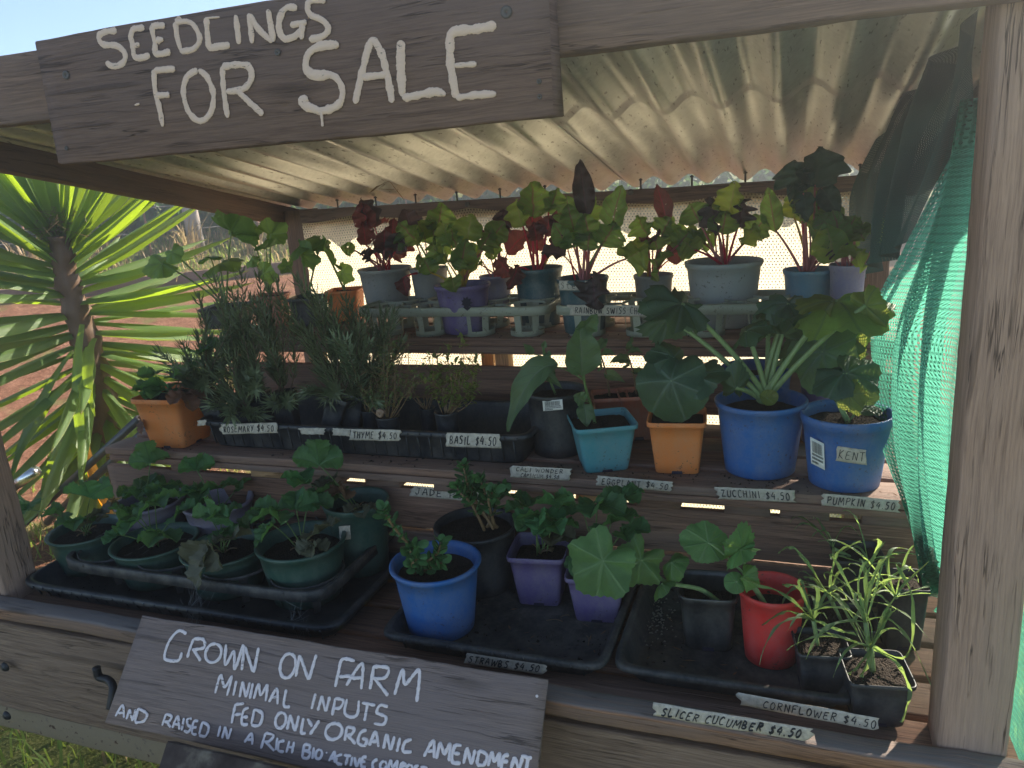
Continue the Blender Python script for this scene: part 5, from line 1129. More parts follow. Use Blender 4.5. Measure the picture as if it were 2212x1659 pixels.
def chardpot(xl, xr, yr, yy, mat, label, leaves, nr, pal, seed, zb=-.404, hgt=.16, rb=.8, **kw):
    c, d, h = fy(xl, xr, yr, yy, zb); root, sc, si = pot_round(c, d / 2, d / 2 * rb, h, mat, label, 'rainbow chard pots on the top shelf', **kw)
    chard(root, sc + V3((0, 0, .004)), leaves, random.Random(seed), nr, hgt, pal); return root, c, d, h
G_, RD, YL, DK = (L_CHG, S_PINK), (L_CHR, S_RED), (L_CHY, S_YEL), (L_CHD, S_PINK)
chardpot(775, 886, 578, .97, P_GREY, 'grey green pot of dark red chard at the left of the top shelf', [(790, 530, .94, 782, 478, .92, .05, *RD), (830, 540, .93, 830, 495, .92, .06, L_CHR, S_PINK), (815, 545, .95, 852, 520, .95, .05, *DK), (765, 540, .93, 735, 535, .9, .035, L_CHG, S_PINK), (845, 515, .98, 850, 470, .98, .05, *RD), (800, 560, .9, 780, 545, .88, .04, *DK)], 9, 2, 1, zb=-.375)
chardpot(886, 966, 578, .99, P_GREY, 'grey green pot with broad green chard leaves, second from the left', [(905, 525, .95, 862, 480, .92, .085, L_CHG, S_PALE), (945, 500, .97, 955, 438, .96, .08, L_CHG, S_PALE), (925, 570, .90, 905, 590, .86, .06, L_CHG, S_PALE), (870, 600, .86, 880, 640, .84, .04, *RD)], 8, 3, 2, zb=-.375)
r_, c, d, h = chardpot(940, 1056, 612, .825, P_PURPLE, 'purple pot printed with a dark flower holding lime green chard', [(1010, 520, .80, 1020, 462, .80, .07, *YL), (985, 535, .80, 975, 490, .79, .07, L_CHG, S_YEL), (1035, 540, .82, 1065, 495, .84, .06, L_CHG, S_YEL), (975, 600, .76, 985, 632, .74, .05, *YL), (1060, 520, .86, 1090, 480, .88, .06, L_CHG, S_PINK), (930, 590, .78, 915, 560, .77, .05, L_CHG, S_YEL), (1000, 560, .78, 990, 585, .77, .05, *YL)], 7, 1, 3, zb=-.400, rimh=.12)
mb = MB(); fc = A(1008, 654, c.y - d / 2 * .90)
for k in range(9):
    a = k * 2 * pi / 9; dv = V3((cos(a), 0, sin(a))) * .017; sv = V3((-sin(a), 0, cos(a))) * .0045; mb.add([fc, fc + dv * .55 - sv, fc + dv, fc + dv * .55 + sv], [(0, 1, 2, 3)])
mb.add([fc + V3((-.012, 0, -.012)), fc + V3((.012, 0, -.012)), fc + V3((.0, 0, -.022))], [(0, 1, 2)]); mb.build('flower_print', P_INK, r_)
chardpot(1036, 1104, 594, .98, P_LAV, 'small dull purple pot of chard behind the flower pot', [(1085, 500, .96, 1090, 450, .95, .05, L_CHD, S_PINK), (1075, 560, .92, 1110, 600, .9, .05, *RD)], 9, 0, 4, hgt=.14, zb=-.375)
chardpot(1110, 1213, 577, .94, P_DTEAL, 'dark green pot of tall crimson stemmed chard in the middle of the top shelf', [(1150, 470, .92, 1150, 392, .92, .09, L_CHG, S_RED), (1130, 490, .91, 1115, 430, .9, .06, L_CHY, S_RED), (1185, 460, .93, 1205, 405, .93, .06, L_CHG, S_RED), (1210, 500, .92, 1208, 450, .92, .05, L_CHR, S_RED), (1180, 510, .92, 1190, 465, .92, .05, *RD), (1160, 520, .91, 1150, 480, .9, .05, L_CHR, S_RED), (1120, 575, .86, 1095, 625, .82, .045, *RD), (1200, 530, .95, 1225, 500, .96, .05, *YL)], 6, 2, 5)
r_, c, d, h = chardpot(1204, 1312, 598, .825, P_DTEAL, 'dark teal pot taped Steak with upright chard at the centre of the top shelf', [(1268, 470, .82, 1252, 345, .82, .046, *DK), (1275, 520, .82, 1262, 460, .80, .06, L_CHG, S_PINK), (1320, 500, .82, 1345, 400, .82, .055, L_CHG, S_PALE), (1240, 500, .82, 1225, 440, .80, .055, L_CHG, S_PINK), (1300, 530, .8, 1330, 480, .8, .075, L_CHG, S_PINK), (1350, 560, .80, 1400, 535, .78, .08, L_CHY, S_PINK), (1280, 600, .76, 1290, 670, .72, .065, L_CHD, S_PALE), (1240, 535, .8, 1228, 505, .8, .06, *G_), (1270, 540, .8, 1275, 500, .8, .06, *G_)], 7, 3, 6, zb=-.400)
price_label('Steak', (1207, 606), (1272, 606), (1208, 627), on_y(c.y - d / 2 * .97), None, seed=33, parent=r_, name='name_tape', wid=.12, wavy=.0)
chardpot(1370, 1452, 592, .95, P_GREY, 'half hidden grey pot of red chard in the right hand carrier', [(1440, 480, .92, 1418, 398, .92, .04, *RD), (1400, 510, .9, 1375, 465, .9, .06, *G_), (1430, 510, .9, 1450, 470, .9, .06, *G_), (1395, 545, .88, 1360, 520, .86, .06, *YL), (1465, 530, .9, 1490, 500, .9, .06, *G_), (1420, 540, .88, 1410, 510, .88, .055, *G_)], 8, 0, 7)
chardpot(1484, 1642, 562, .93, P_PALE, 'large pale grey pot of chard on the top shelf', [(1575, 470, .92, 1592, 392, .92, .065, *YL), (1595, 490, .90, 1603, 430, .9, .05, L_CHD, S_RED), (1510, 480, .92, 1490, 440, .92, .07, *G_), (1545, 480, .92, 1540, 440, .92, .06, *G_), (1560, 505, .9, 1570, 455, .9, .065, L_CHG, S_RED), (1625, 510, .92, 1655, 470, .92, .07, *G_), (1500, 540, .88, 1475, 520, .86, .06, L_CHY, S_RED)], 9, 3, 8)
chardpot(1696, 1800, 580, .93, P_SKY, 'pale blue pot of very tall dark chard near the right end of the top shelf', [(1728, 408, .90, 1716, 345, .88, .085, L_DKG, S_PINK), (1760, 402, .90, 1768, 316, .88, .105, L_DKG, S_PINK), (1735, 415, .90, 1700, 402, .88, .045, L_DKG, S_PINK), (1735, 415, .88, 1745, 480, .86, .045, L_DKG, S_PINK), (1775, 405, .9, 1812, 470, .88, .045, L_DKG, S_PINK), (1675, 500, .92, 1660, 405, .92, .045, *G_), (1715, 470, .94, 1712, 425, .94, .06, *YL), (1790, 500, .9, 1810, 450, .9, .065, *G_), (1755, 520, .88, 1800, 500, .88, .07, *G_)], 9, 3, 9, hgt=.2)
chardpot(1795, 1868, 570, .88, P_LAV, 'small dull pot of chard at the right end of the top shelf by the net', [(1830, 500, .87, 1850, 465, .86, .055, *G_), (1850, 490, .87, 1868, 520, .86, .05, *G_), (1820, 540, .86, 1800, 520, .86, .05, *DK)], 8, 3, 10, hgt=.14)
# left end of the top shelf: square pots of cucumber seedlings
G3 = 'square nursery pots at the left end of the top shelf'
LB = [('black square pot at the far left end of the top shelf behind the rosemary', 437, 540, 660, .93, P_BLACK2), ('black square pot with a red rim behind the rosemary', 545, 622, 636, .95, P_TERRA), ('black square pot right of the red rimmed pot behind the rosemary', 624, 705, 640, .95, P_BLACK2), ('orange square pot behind the rosemary next to the grey chard pot', 704, 785, 624, 1.0, P_ORANGE)]
LV = [[(500, 500, .84, 545, 495, .80, 20), (350, 570, .80, 292, 585, .74, 20), (372, 545, .82, 385, 570, .80, 0), (455, 555, .85, 418, 562, .83, 70), (475, 570, .85, 520, 560, .83, -60)],
      [(585, 505, .88, 625, 490, .88, 0), (548, 560, .85, 520, 575, .83, 40), (575, 535, .86, 600, 520, .85, 50), (540, 495, .88, 492, 482, .86, 30), (570, 590, .84, 600, 600, .83, 10)],
      [(650, 530, .88, 690, 505, .86, -65), (655, 550, .86, 690, 575, .84, 25), (620, 575, .86, 610, 600, .85, -20), (690, 540, .90, 715, 520, .9, 30)],
      [(705, 545, .92, 725, 600, .90, 70), (740, 590, .95, 765, 610, .94, 10), (690, 520, .95, 670, 500, .95, 40)]]
for k, (lb, xl, xr, yr, yy, mt_) in enumerate(LB):
    c, d, h = fy(xl, xr, yr, yy, -.404); r_, sc, si = pot_square(c, d * .9, d * .72, h, mt_, lb, G3, rot=.25, fill=.9)
    for q, (a1, a2, a3, t1, t2, t3, ro) in enumerate(LV[k]): leaf_disc(r_, A(a1, a2, a3), A(a1, a2, a3).lerp(A(t1, t2, t3), .74), ro + (25 if ro >= 0 else -15), L_CUC, stalk=sc, smat=S_PALE, sr=(.0035, .002), seed=q + 5 * k, cup=.25, wave=.1, lobes=5, ld=.08, serr=.03)

# ================================================================ HERBS
def needles(mb, p, q, n, rr, L=.026, w_=.0016, bend=.35):
    d = (q - p); n_ = n
    for i in range(n_):
        t = (i + rr.random()) / n_; c = p + d * t; a = i * 2.4 + rr.uniform(-.4, .4); u = d.normalized(); x = u.cross(V3((.3, .5, .8))).normalized(); y = u.cross(x)
        o = (x * cos(a) + y * sin(a)); l = L * (1 - .5 * t ** 3) * rr.uniform(.7, 1.15); m1 = c + (o * .75 + u * .45) * l * .5; tp = c + (o * .75 + u * (.55 + bend)) * l; s = u.cross(o).normalized() * w_
        mb.add([c - s * .6, c + s * .6, m1 + s, m1 - s, tp], [(0, 1, 2, 3), (3, 2, 4)])
def rosemary(root, base, ends, rr):
    fo = MB(); st = MB()
    for e in ends:
        pts = curve(base + V3((rr.gauss(0, .006), rr.gauss(0, .006), 0)), e, V3((rr.gauss(0, .015), rr.gauss(0, .015), rr.uniform(-.02, .03))), 7); st.tube(pts, (.0022, .0009), 5)
        for i in range(1, 7): needles(fo, pts[i], pts[i + 1], 13, rr, .038, .0025)
    st.build('stems', S_WOODY, root); fo.build('foliage', L_ROS, root)
rr = random.Random(77)
TUBE = [('tilted', 455, 842, 500, 900, .49, -.35), ('up', 540, 845, 590, 905, .50, -.12), ('up2', 590, 845, 648, 905, .52, -.1), ('lean', 665, 850, 720, 900, .50, .42), ('r5', 510, 880, 545, 905, .46, .0), ('r6', 715, 845, 770, 905, .53, .3), ('r7', 775, 850, 820, 905, .56, .1)]
RL = ['rosemary in a black square tube tilted at the left end of the herb tray', 'rosemary in an upright black tube behind the rosemary label', 'rosemary in a black tube, third from the left of the herb tray', 'rosemary in a black tube leaning over to the left above the tray', 'short rosemary in a small round tube directly above the rosemary label', 'rosemary in a black tube at the right of the rosemary group', 'rosemary in a black tube at the back right, next to the thyme']
EN = [[(430, 640), (445, 690), (395, 740), (425, 720), (500, 700), (405, 775), (455, 740)], [(465, 600), (500, 620), (520, 585), (500, 680), (470, 660), (530, 690)], [(560, 590), (580, 625), (600, 600), (555, 650), (620, 670), (540, 640)], [(640, 600), (665, 640), (610, 640), (690, 650), (720, 690), (630, 700)], [(470, 790), (490, 750), (530, 790), (455, 810)], [(700, 640), (730, 680), (760, 650), (780, 700), (800, 740), (745, 730)], [(745, 640), (790, 670), (820, 700), (850, 690), (835, 760), (870, 740)]]
for k, (nm, x1, y1, x2, y2, yy, tl) in enumerate(TUBE):
    c = A((x1 + x2) / 2 + 8, y2, yy); c.z = -.622; top = A((x1 + x2) / 2, y1, yy); h = top.z - c.z
    M = Matrix.Rotation(-tl if k != 0 else .35, 3, 'Y') if abs(tl) > .01 else Matrix.Identity(3)
    M = Matrix.Rotation(tl, 3, 'Y')
    r_, sc, si = pot_square(c, .062, .044, h / cos(tl) * 1.0, P_BLACK, RL[k], 'rosemary tubes in the herb tray', rot=.2, tilt=M, q=8, soil=False, notch=False, fill=.92)
    ends = [A(a, b, yy + rr.uniform(-.07, .06)) for a, b in EN[k]]
    rosemary(r_, sc, ends + [sc.lerp(e, rr.uniform(.6, .95)) + V3((rr.gauss(0, .05), rr.gauss(0, .05), rr.uniform(-.02, .06))) for e in ends] + [sc + V3((rr.uniform(-.08, .10), rr.uniform(-.09, .0), rr.uniform(.0, .09))) for _ in range(4)], rr)
def bushy(root, base, ends, rr, lm, ls, nl, smat=S_BROWN, prof=ovate):
    st = MB(); fo = MB()
    for e in ends:
        pts = curve(base + V3((rr.gauss(0, .004), rr.gauss(0, .004), 0)), e, V3((rr.gauss(0, .03), rr.gauss(0, .02), 0)), 8); st.tube(pts, (.0015, .0006), 4)
        for k in range(3):
            i = rr.randint(3, 7); q = pts[i] + V3((rr.gauss(0, .03), rr.gauss(0, .025), rr.uniform(.0, .04))); tw = curve(pts[i], q, V3((0, 0, .008)), 4); st.tube(tw, (.0008, .0004), 3)
            for j in range(nl):
                c = pts[i].lerp(q, (j + .5) / nl); dv = V3((rr.gauss(0, 1), rr.gauss(0, 1), rr.gauss(.2, .7))).normalized(); l = ls * rr.uniform(.6, 1.2)
                fo.blade([c, c + dv * l * .5, c + dv * l], dv.cross(V3((.2, .3, 1))), l * .62, lambda t: (.15, 1, .1)[int(t * 2 + .01)], .2, 0, 1)
        for j in range(nl * 2):
            t = rr.uniform(.35, 1); c = pts[min(7, int(t * 8))]; dv = V3((rr.gauss(0, 1), rr.gauss(0, 1), rr.gauss(.2, .7))).normalized(); l = ls * rr.uniform(.6, 1.2)
            fo.blade([c, c + dv * l * .5, c + dv * l], dv.cross(V3((.2, .3, 1))), l * .62, lambda t: (.15, 1, .1)[int(t * 2 + .01)], .2, 0, 1)
    st.build('stems', smat, root); fo.build('foliage', lm, root)
for lb, xl, xr, yr, yy, ends, lm, ls, nl, sd2 in (('straggly thyme in a round black tube with a snail on its rim', 812, 862, 898, .47, [(800, 800), (780, 830), (840, 760), (870, 760), (900, 780), (850, 800), (905, 820), (830, 740), (880, 740)], L_THY, .010, 7, 1), ('thin thyme in a dim black tube at the back of the herb tray', 780, 815, 885, .53, [(795, 800), (770, 770), (820, 780), (850, 740), (885, 735)], L_THY, .009, 6, 2), ('bright small leaved basil in a round black tube', 938, 990, 888, .50, [(960, 750), (1000, 770), (935, 770), (1020, 760), (1035, 800), (985, 800), (950, 800), (1010, 830), (975, 740)], L_BAS, .017, 5, 3), ('sparse pale herb in a dark tube behind the basil', 905, 940, 880, .56, [(900, 790), (920, 760), (945, 800), (880, 800)], L_THY, .008, 5, 4)):
    c, d, h = fy(xl, xr, yr, yy, -.622); r_, sc, si = pot_round(c, d / 2, d / 2 * .8, h, P_BLACK, lb, 'small herb tubes in the herb tray', rimh=.08)
    rr = random.Random(sd2); bushy(r_, sc, [A(a + rr.gauss(0, 14) * (q > 0), b + rr.gauss(0, 14) * (q > 0), yy + rr.uniform(-.06, .05)) for q in (0, 1) for a, b in ends], rr, lm, ls, nl)
    if sd2 == 1:
        p = A(822, 893, yy - .03); mb = MB()
        for j in range(40):
            a = j * .42; rad = .011 * (1 - j / 48); mb_c = p + V3((cos(a) * rad * .7, -j * .0001, sin(a) * rad * .7))
            if j == 0: ring = []
            ring.append(mb_c)
        mb.tube(ring, [.0062 * (1 - j / 46) for j in range(40)], 8); tag(mb.build('snail', SHELLM), 'small brown snail shell resting on the rim of the thyme tube', 'snail')
# ================================================================ JADE PLANTS
def jade(root, base, chains, rr, size=.024):
    st = MB(); fo = MB()
    for ch in chains:
        pts = catmull([base + V3((rr.gauss(0, .008), rr.gauss(0, .008), 0))] + [A(*q) for q in ch], 4); st.tube(pts, (.0038, .0022), 6); n = len(pts)
        for i in range(int(n * .3), n):
            d = (pts[min(i + 1, n - 1)] - pts[i - 1]).normalized(); x = d.cross(V3((.2, .1, 1))).normalized(); y = d.cross(x)
            for s in (0, 1, 2):
                a = i * 1.57 + s * 3.14 + rr.uniform(-.3, .3); o = (x * cos(a) + y * sin(a)); l = size * rr.uniform(.65, 1.15); dv = (o + d * rr.uniform(.3, .9)).normalized(); sd_v = dv.cross(d).normalized()
                if s == 2 and rr.random() < .5: continue
                m_ = 8; p0 = pts[i]; th = .0018
                for sg in (1, -1):
                    nn = sd_v.cross(dv) * th * sg
                    fo.blade([p0 + dv * l * t + nn * sin(pi * t) - dv.cross(sd_v) * l * .12 * t * t for t in [k / m_ for k in range(m_ + 1)]], sd_v, l * .74, lambda t: max(.12, sin(pi * min(1, .04 + .96 * t ** 1.35)) ** .6), -.10 * sg, 0, 2)
    st.build('stem', S_BROWN, root); fo.build('foliage', L_JAD, root)
c, d, h = fy(842, 1038, 1210, .150, Z0)
r_, sc, si = pot_round(c, d / 2 * .95, d / 2 * .74, h, P_BLUE, 'bright blue pot with a leaning jade plant at the front of the lowest shelf', fill=.84, rimo=.07)
rr = random.Random(5); jade(r_, A(905, 1238, .14) * 1.0, [[(895, 1190, .12), (868, 1160, .10), (838, 1120, .08), (828, 1098, .07)], [(885, 1200, .11), (900, 1180, .1)], [(920, 1215, .12), (945, 1195, .12), (952, 1170, .12)], [(890, 1220, .1), (905, 1205, .09)], [(930, 1225, .12), (955, 1215, .12)]], rr)
c, d, h = fy(935, 1118, 1130, .33, Z0)
r_, sc, si = pot_round(c, d / 2 * .95, d / 2 * .8, h, P_BLACK, 'large black pot of bushy jade in front of the jade plant label', fill=.88)
jade(r_, A(1062, 1140, .31), [[(1040, 1100, .30), (1015, 1060, .29), (1005, 1025, .28), (1000, 1003, .28)], [(1050, 1090, .31), (1045, 1055, .30), (1035, 1035, .30)], [(1070, 1100, .32), (1075, 1070, .33), (1090, 1055, .33)], [(1020, 1090, .28), (995, 1065, .27), (985, 1050, .27)], [(1010, 1075, .30), (1025, 1050, .30)], [(1055, 1080, .29), (1070, 1060, .28)]], rr, .026)

# ================================================================ CUCUMBERS AND CORNFLOWERS
c, d, h = fy(1466, 1592, 1262, .23, Z0)
r_, sc, si = pot_square(c, d, d * .8, h, P_CLEARISH, 'smoky square pot of trailing cucumber in the right hand tray', q=5, rot=.1, fill=.7)
n1_ = A(1440, 1258, .17); n2_ = A(1402, 1225, .15); mb = MB(); mb.tube(catmull([A(1552, 1300, .22), A(1510, 1272, .2), n1_, n2_], 5), (.005, .003), 8); mb.build('stem', S_PALE, r_)
leaf_disc(r_, A(1302, 1212, .10), A(1250, 1278, .08), 10, L_CUC, stalk=n2_, seed=1, cup=.10, wave=.06, lobes=5, ld=.09, serr=.025, sinus=.5)
leaf_disc(r_, A(1385, 1210, .14), A(1352, 1262, .11), -15, L_CUC, stalk=n2_, seed=2, cup=.15, wave=.08, ld=.14, serr=.03)
leaf_disc(r_, A(1452, 1215, .17), A(1430, 1250, .15), 40, L_CUC, stalk=n1_, seed=3, cup=.5, wave=.08, ld=.05, sinus=.1, asp=.8)
leaf_disc(r_, A(1430, 1262, .14), A(1405, 1285, .12), 60, L_CUC, stalk=n1_, seed=4, cup=.4, ld=.05, sinus=.1, asp=.6)
c, d, h = fy(1597, 1738, 1268, .20, Z0)
r_, sc, si = pot_round(c, d / 2 * .96, d / 2 * .78, h, P_RED, 'red pot of cucumber seedling in the right hand tray', fill=.72, rimo=.06)
b0 = A(1660, 1325, .18); b0.z = sc.z; nd = A(1613, 1246, .17); mb = MB(); mb.tube(catmull([b0, A(1640, 1285, .18), nd], 6), (.0055, .004), 8); mb.build('stem', S_PALE, r_)
leaf_disc(r_, A(1530, 1172, .17), A(1470, 1158, .16), 15, L_CUC, stalk=nd, seed=5, cup=.12, wave=.06, lobes=5, ld=.03, serr=.02, sinus=.3, asp=.85)
leaf_disc(r_, A(1602, 1185, .16), A(1622, 1142, .16), 55, L_CUC, stalk=nd, seed=6, cup=.3, ld=.08, serr=.06, asp=.9)
leaf_disc(r_, A(1602, 1188, .15), A(1562, 1212, .14), 60, L_CUC, stalk=nd, seed=7, cup=.3, ld=.08, serr=.06, asp=.8)
leaf_disc(r_, A(1590, 1258, .14), A(1565, 1268, .13), 5, L_CUC, stalk=nd, seed=8, cup=.1, lobes=1, ld=0, serr=0, sinus=.3)
leaf_disc(r_, A(1608, 1245, .14), A(1628, 1262, .12), 30, L_CUC, stalk=nd, seed=9, cup=.4, serr=.06)
def corn(root, b, n, L, rr, up=.4):
    for k in range(1):
        fo = MB(); st = MB()
        for i in range(n):
            a = rr.uniform(0, 6.28); el = rr.uniform(-.15, 1.25); d = V3((cos(a) * cos(el), sin(a) * cos(el) * .8, sin(el))); l = L * rr.uniform(.45, 1.15)
            tip = b + d * l + V3((0, 0, -l * rr.uniform(.05, .6) * (1.2 - el * .6))); mid = b + d * l * .62 + V3((rr.gauss(0, .022), rr.gauss(0, .022), .03))
            pts = [(1 - q) ** 2 * b + 2 * q * (1 - q) * mid + q * q * tip for q in [j / 12 for j in range(13)]]
            fo.blade(pts, d.cross(V3((.1, .2, 1))).normalized(), rr.uniform(.0045, .0085), lambda q: (.45 + .55 * sin(q * 3.1) ** 2 * (1 + .3 * sin(q * 25))) * (1 - q ** 5) + .05, .3, .15, 1, seed=i)
        fo.build('foliage', L_COR, root)
G5 = 'black square pots of cornflower at the right of the lowest shelf'
rr = random.Random(12)
for lb, xl, xr, yr, yy, zb, bs, n_, L_ in (('front black square pot of straggly cornflower against the right post', 1822, 1962, 1440, .085, Z0, [(1882, 1400, .07), (1870, 1345, .08)], 15, .17), ('black square pot of cornflower left of the front one', 1715, 1830, 1385, .14, Z0, [(1757, 1340, .13)], 13, .14), ('black square pot of cornflower in the second row', 1770, 1890, 1330, .24, Z0, [(1790, 1285, .22), (1870, 1300, .2)], 12, .15), ('tall black square pot of cornflower at the back below the middle shelf', 1800, 1905, 1190, .35, Z0 + .05, [(1875, 1220, .30), (1800, 1185, .33)], 9, .11), ('black square pot of cornflower at the back right beside the net', 1900, 2000, 1250, .30, Z0, [(1935, 1290, .22)], 10, .15)):
    c, d, h = fy(xl, xr, yr, yy, zb); r_, sc, si = pot_square(c, d * .95, d * .72, h, P_BLACK, lb, G5, rot=.15, fill=.9)
    n_ = int(n_ * .72)
    for q in bs:
        b = A(*q); st = MB(); st.tube(curve(sc + V3((b.x - sc.x, b.y - sc.y, 0)) * .3, b, V3((0, 0, 0)), 4), (.003, .004), 6); st.build('stem', S_PALE, r_); corn(r_, b, n_, L_, rr)
    arcs = {1822: [[(1882, 1395, .07), (1935, 1290, .08), (2008, 1212, .12)], [(1882, 1395, .07), (1960, 1420, .06), (1975, 1300, .1), (1935, 1215, .14)], [(1885, 1400, .07), (1940, 1440, .05), (1962, 1500, .04), (1945, 1560, .04)], [(1882, 1395, .07), (1850, 1440, .05), (1830, 1455, .04)], [(1870, 1345, .08), (1876, 1240, .1), (1912, 1170, .12)], [(1880, 1398, .07), (1868, 1440, .05), (1856, 1462, .05)]],
            1715: [[(1757, 1340, .13), (1700, 1285, .12), (1640, 1262, .12), (1598, 1248, .13)], [(1757, 1340, .13), (1700, 1318, .1), (1645, 1350, .09)], [(1757, 1335, .13), (1730, 1270, .13), (1690, 1262, .14)], [(1760, 1340, .13), (1800, 1360, .1), (1850, 1372, .09)]],
            1770: [[(1790, 1285, .22), (1735, 1200, .2), (1705, 1180, .2), (1680, 1195, .2)], [(1790, 1285, .22), (1760, 1250, .2), (1735, 1245, .2)], [(1792, 1285, .22), (1810, 1200, .2), (1860, 1170, .2)]]}.get(xl, [])
    if arcs:
        fo = MB()
        for k, ar in enumerate(arcs): pts = catmull([A(*q) for q in ar], 6); fo.blade(pts, V3((.3, -.6, .7)), .009, lambda q: (.4 + .5 * sin(q * 3.1) + .35 * (q > .8)) * (1 - q ** 9) + .05, .3, .2, 1, seed=k)
        fo.build('long_leaves', L_COR, r_)
# ================================================================ SMALL THINGS
mb = MB(); mb.tube(catmull([A(873, 432, 1.15), A(852, 405, 1.10), A(840, 392, 1.05), A(822, 400, 1.0), A(804, 412, .98)], 5), (.0014, .0006), 4); mb.tube([A(835, 395, 1.05), A(818, 408, 1.02), A(852, 410, 1.05)], .0008, 4)
for k in range(8): mb.tube([A(822 - k * 2, 400 + k * 1.6, 1.0), A(812 - k * 2, 403 + k * 1.8, .99)], .0007, 3)
tag(mb.build('dry_grass_stalk', S_BROWN), 'dry grass stem arching under the roof above the left chard pots', 'grass stem')
rr = random.Random(2)
def web(px, py, yy, pts, nm):
    mb = MB()
    for i in range(pts): a = A(px + rr.gauss(0, 16), py + rr.gauss(0, 30), yy + rr.gauss(0, .01)); b = A(px + rr.gauss(0, 12), py + 20 + rr.gauss(0, 34), yy + rr.gauss(0, .01)); mb.tube(curve(a, b, V3((0, 0, -.004)), 4), .00018, 3, cap=False)
    tag(mb.build('cobweb', WEB), nm, 'cobweb')
web(425, 1300, .04, 34, 'thin cobweb strands hanging below the withered strawberry leaf'); web(640, 1330, .05, 16, 'wisps of cobweb at the right corner of the carrier')
for i, (px, py) in enumerate(((1430, 1340), (1400, 1350), (1415, 1325), (1445, 1350))):
    pass
mb = MB()
for i in range(150):
    p = AZ(1418 + rr.gauss(0, 26), 1335 + rr.gauss(0, 24), -.874); s = rr.uniform(.0012, .0028)
    mb.add([p + V3((s, 0, 0)), p + V3((-s, s, 0)), p + V3((-s, -s, 0)), p + V3((0, 0, s * 1.4))], [(0, 1, 3), (1, 2, 3), (2, 0, 3), (0, 2, 1)])
tag(mb.build('spilled_perlite', PERL), 'pale grains of perlite spilled in the dusty right tray', 'perlite', kind='stuff')
for i, (px, py, l) in enumerate(((1180, 1340, .035), (1270, 1395, .03), (1230, 1330, .02))):
    p = AZ(px, py, -.874); a = i * 1.9; mb = MB(); mb.tube(curve(p, p + V3((cos(a) * l, sin(a) * l, .002)), V3((.004, .006, .004)), 6), .0008, 4)
    tag(mb.build('dry_stalk', S_BROWN), ['thin dry stalk lying left of centre in the black tray', 'thin dry stalk near the front rim of the black tray', 'short dry stalk in front of the purple pots'][i], 'stalk')
p = AZ(1290, 1322, -.872); mb = MB(); mb.blade(curve(p, p + V3((.05, -.01, .008)), V3((0, 0, .02)), 8), V3((0, 1, .3)), .03, ovate, .3, .2, 3); tag(mb.build('fallen_leaf', L_DRY), 'curled brown fallen leaf in the tray beside the purple pots', 'leaf')
# white sheet and leaves beyond the net at the right
p = AX(2200, 1530, .95); p.z = max(p.z, gz(p.x, p.y)); mb = MB(); vs = []
for j in range(9):
    for i in range(13): vs.append(V3((.8 + i * .06, p.y - .3 + j * .08, gz(.9, p.y) + .12 + .07 * mnoise.noise(V3((i * .5, j * .5, 0))))))
mb.add(vs, [(j * 13 + i, j * 13 + i + 1, j * 13 + i + 14, j * 13 + i + 13) for j in range(8) for i in range(12)]); tag(mb.build('plastic_sheet', BRICKW), 'crumpled white plastic sheet lying in the grass at the far right', 'plastic sheet')

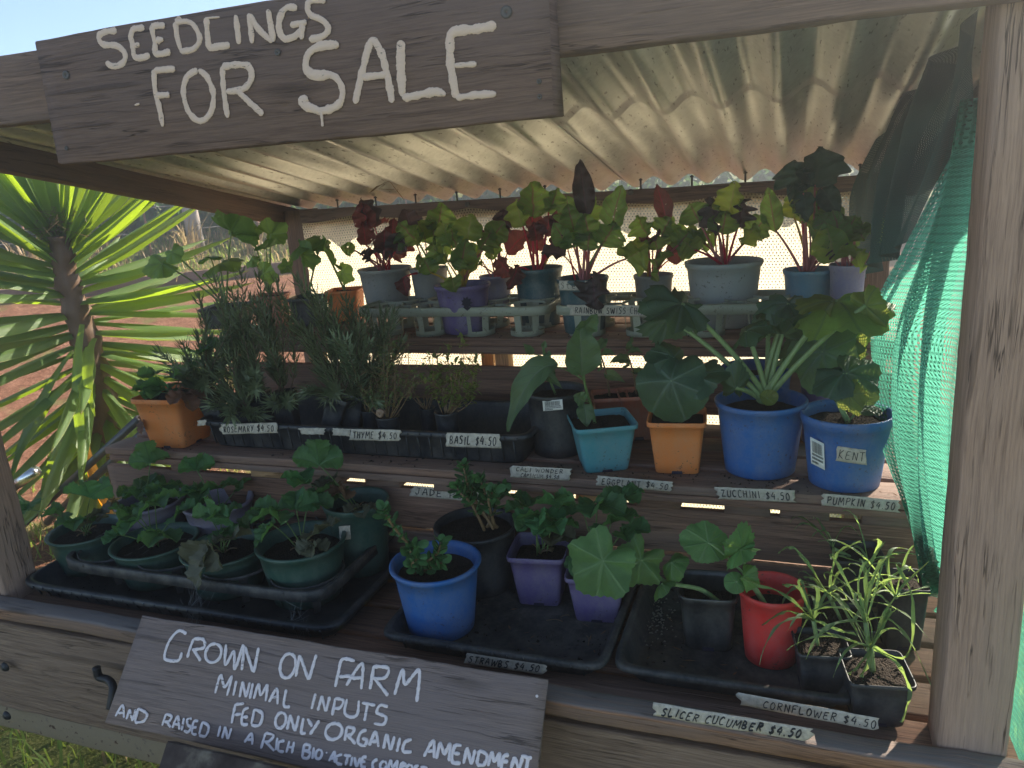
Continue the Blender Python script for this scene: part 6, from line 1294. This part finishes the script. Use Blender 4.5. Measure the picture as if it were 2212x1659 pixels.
# ---------------------------------------------------------------- scattering box added to imitate the lens flare veil and lift dark tones
hz = bpy.data.materials.new('flare_veil'); hz.use_nodes = True; t = hz.node_tree; t.nodes.clear(); o_ = t.nodes.new('ShaderNodeOutputMaterial'); pv = t.nodes.new('ShaderNodeVolumePrincipled')
pv.inputs['Color'].default_value = (0.93, 0.96, 1.0, 1); pv.inputs['Density'].default_value = FLARE_HAZE; pv.inputs['Anisotropy'].default_value = 0.8; t.links.new(pv.outputs[0], o_.inputs['Volume'])
mb = MB(); X0, X1, Y0, Y1, ZA, ZB = -16, 14, -4, 15, -2.6, 2.6
P8 = [V3((x, y, z)) for z in (ZA, ZB) for y in (Y0, Y1) for x in (X0, X1)]
mb.add(P8, [(0, 2, 3, 1), (4, 5, 7, 6), (0, 1, 5, 4), (1, 3, 7, 5), (3, 2, 6, 7), (2, 0, 4, 6)])
tag(mb.build('flare_haze', hz, smooth=False), None, None, kind='stuff')

# crumbs of soil and dead bits scattered on the boards and trays
mb = MB(); rr = random.Random(91)
for i in range(1500):
    k = rr.random()
    if k < .3: x, y, z = rr.uniform(-1.7, .22), rr.uniform(.385, .46), -.6295
    elif k < .42: x, y, z = rr.uniform(-1.5, .2), rr.uniform(.755, .83), -.4045
    elif k < .72: x, y, z = rr.uniform(-.70, -.32), rr.uniform(.07, .45), -.8765
    elif k < .92: x, y, z = rr.uniform(-.24, .08), rr.uniform(.07, .44), -.8765
    else: x, y, z = rr.uniform(-1.65, -.86), rr.uniform(.05, .12), -.8765
    if mnoise.noise(V3((x * 7, y * 7, z))) < -.12: continue
    c = V3((x, y, z)); s_ = rr.uniform(.0008, .0028) * (1.6 if rr.random() < .1 else 1)
    e = [c + V3((rr.gauss(0, s_), rr.gauss(0, s_), 0)) for _ in range(3)] + [c + V3((0, 0, s_ * 1.3))]; mb.add(e, [(0, 1, 3), (1, 2, 3), (2, 0, 3), (0, 2, 1)])
for i in range(160):
    x, y, z = rr.choice([(rr.uniform(-.70, -.32), rr.uniform(.08, .4), -.875), (rr.uniform(-.24, .05), rr.uniform(.08, .4), -.875), (rr.uniform(-1.7, .2), rr.uniform(.385, .42), -.629), (rr.uniform(-1.6, .3), rr.uniform(.0, .03), -.8845)])
    c = V3((x, y, z + .0012)); a = rr.uniform(0, 6.28); l = rr.uniform(.004, .014); d_ = V3((cos(a), sin(a), rr.uniform(0, .15))) * l; e = V3((-sin(a), cos(a), 0)) * rr.uniform(.0005, .002)
    mb.add([c - d_, c - e, c + d_, c + e + V3((0, 0, .001))], [(0, 1, 2, 3)], mi=1)
tag(mb.build('soil_crumbs', [SOIL, L_DRY]), 'crumbs of spilled potting soil scattered over the boards and trays', 'soil', kind='stuff')
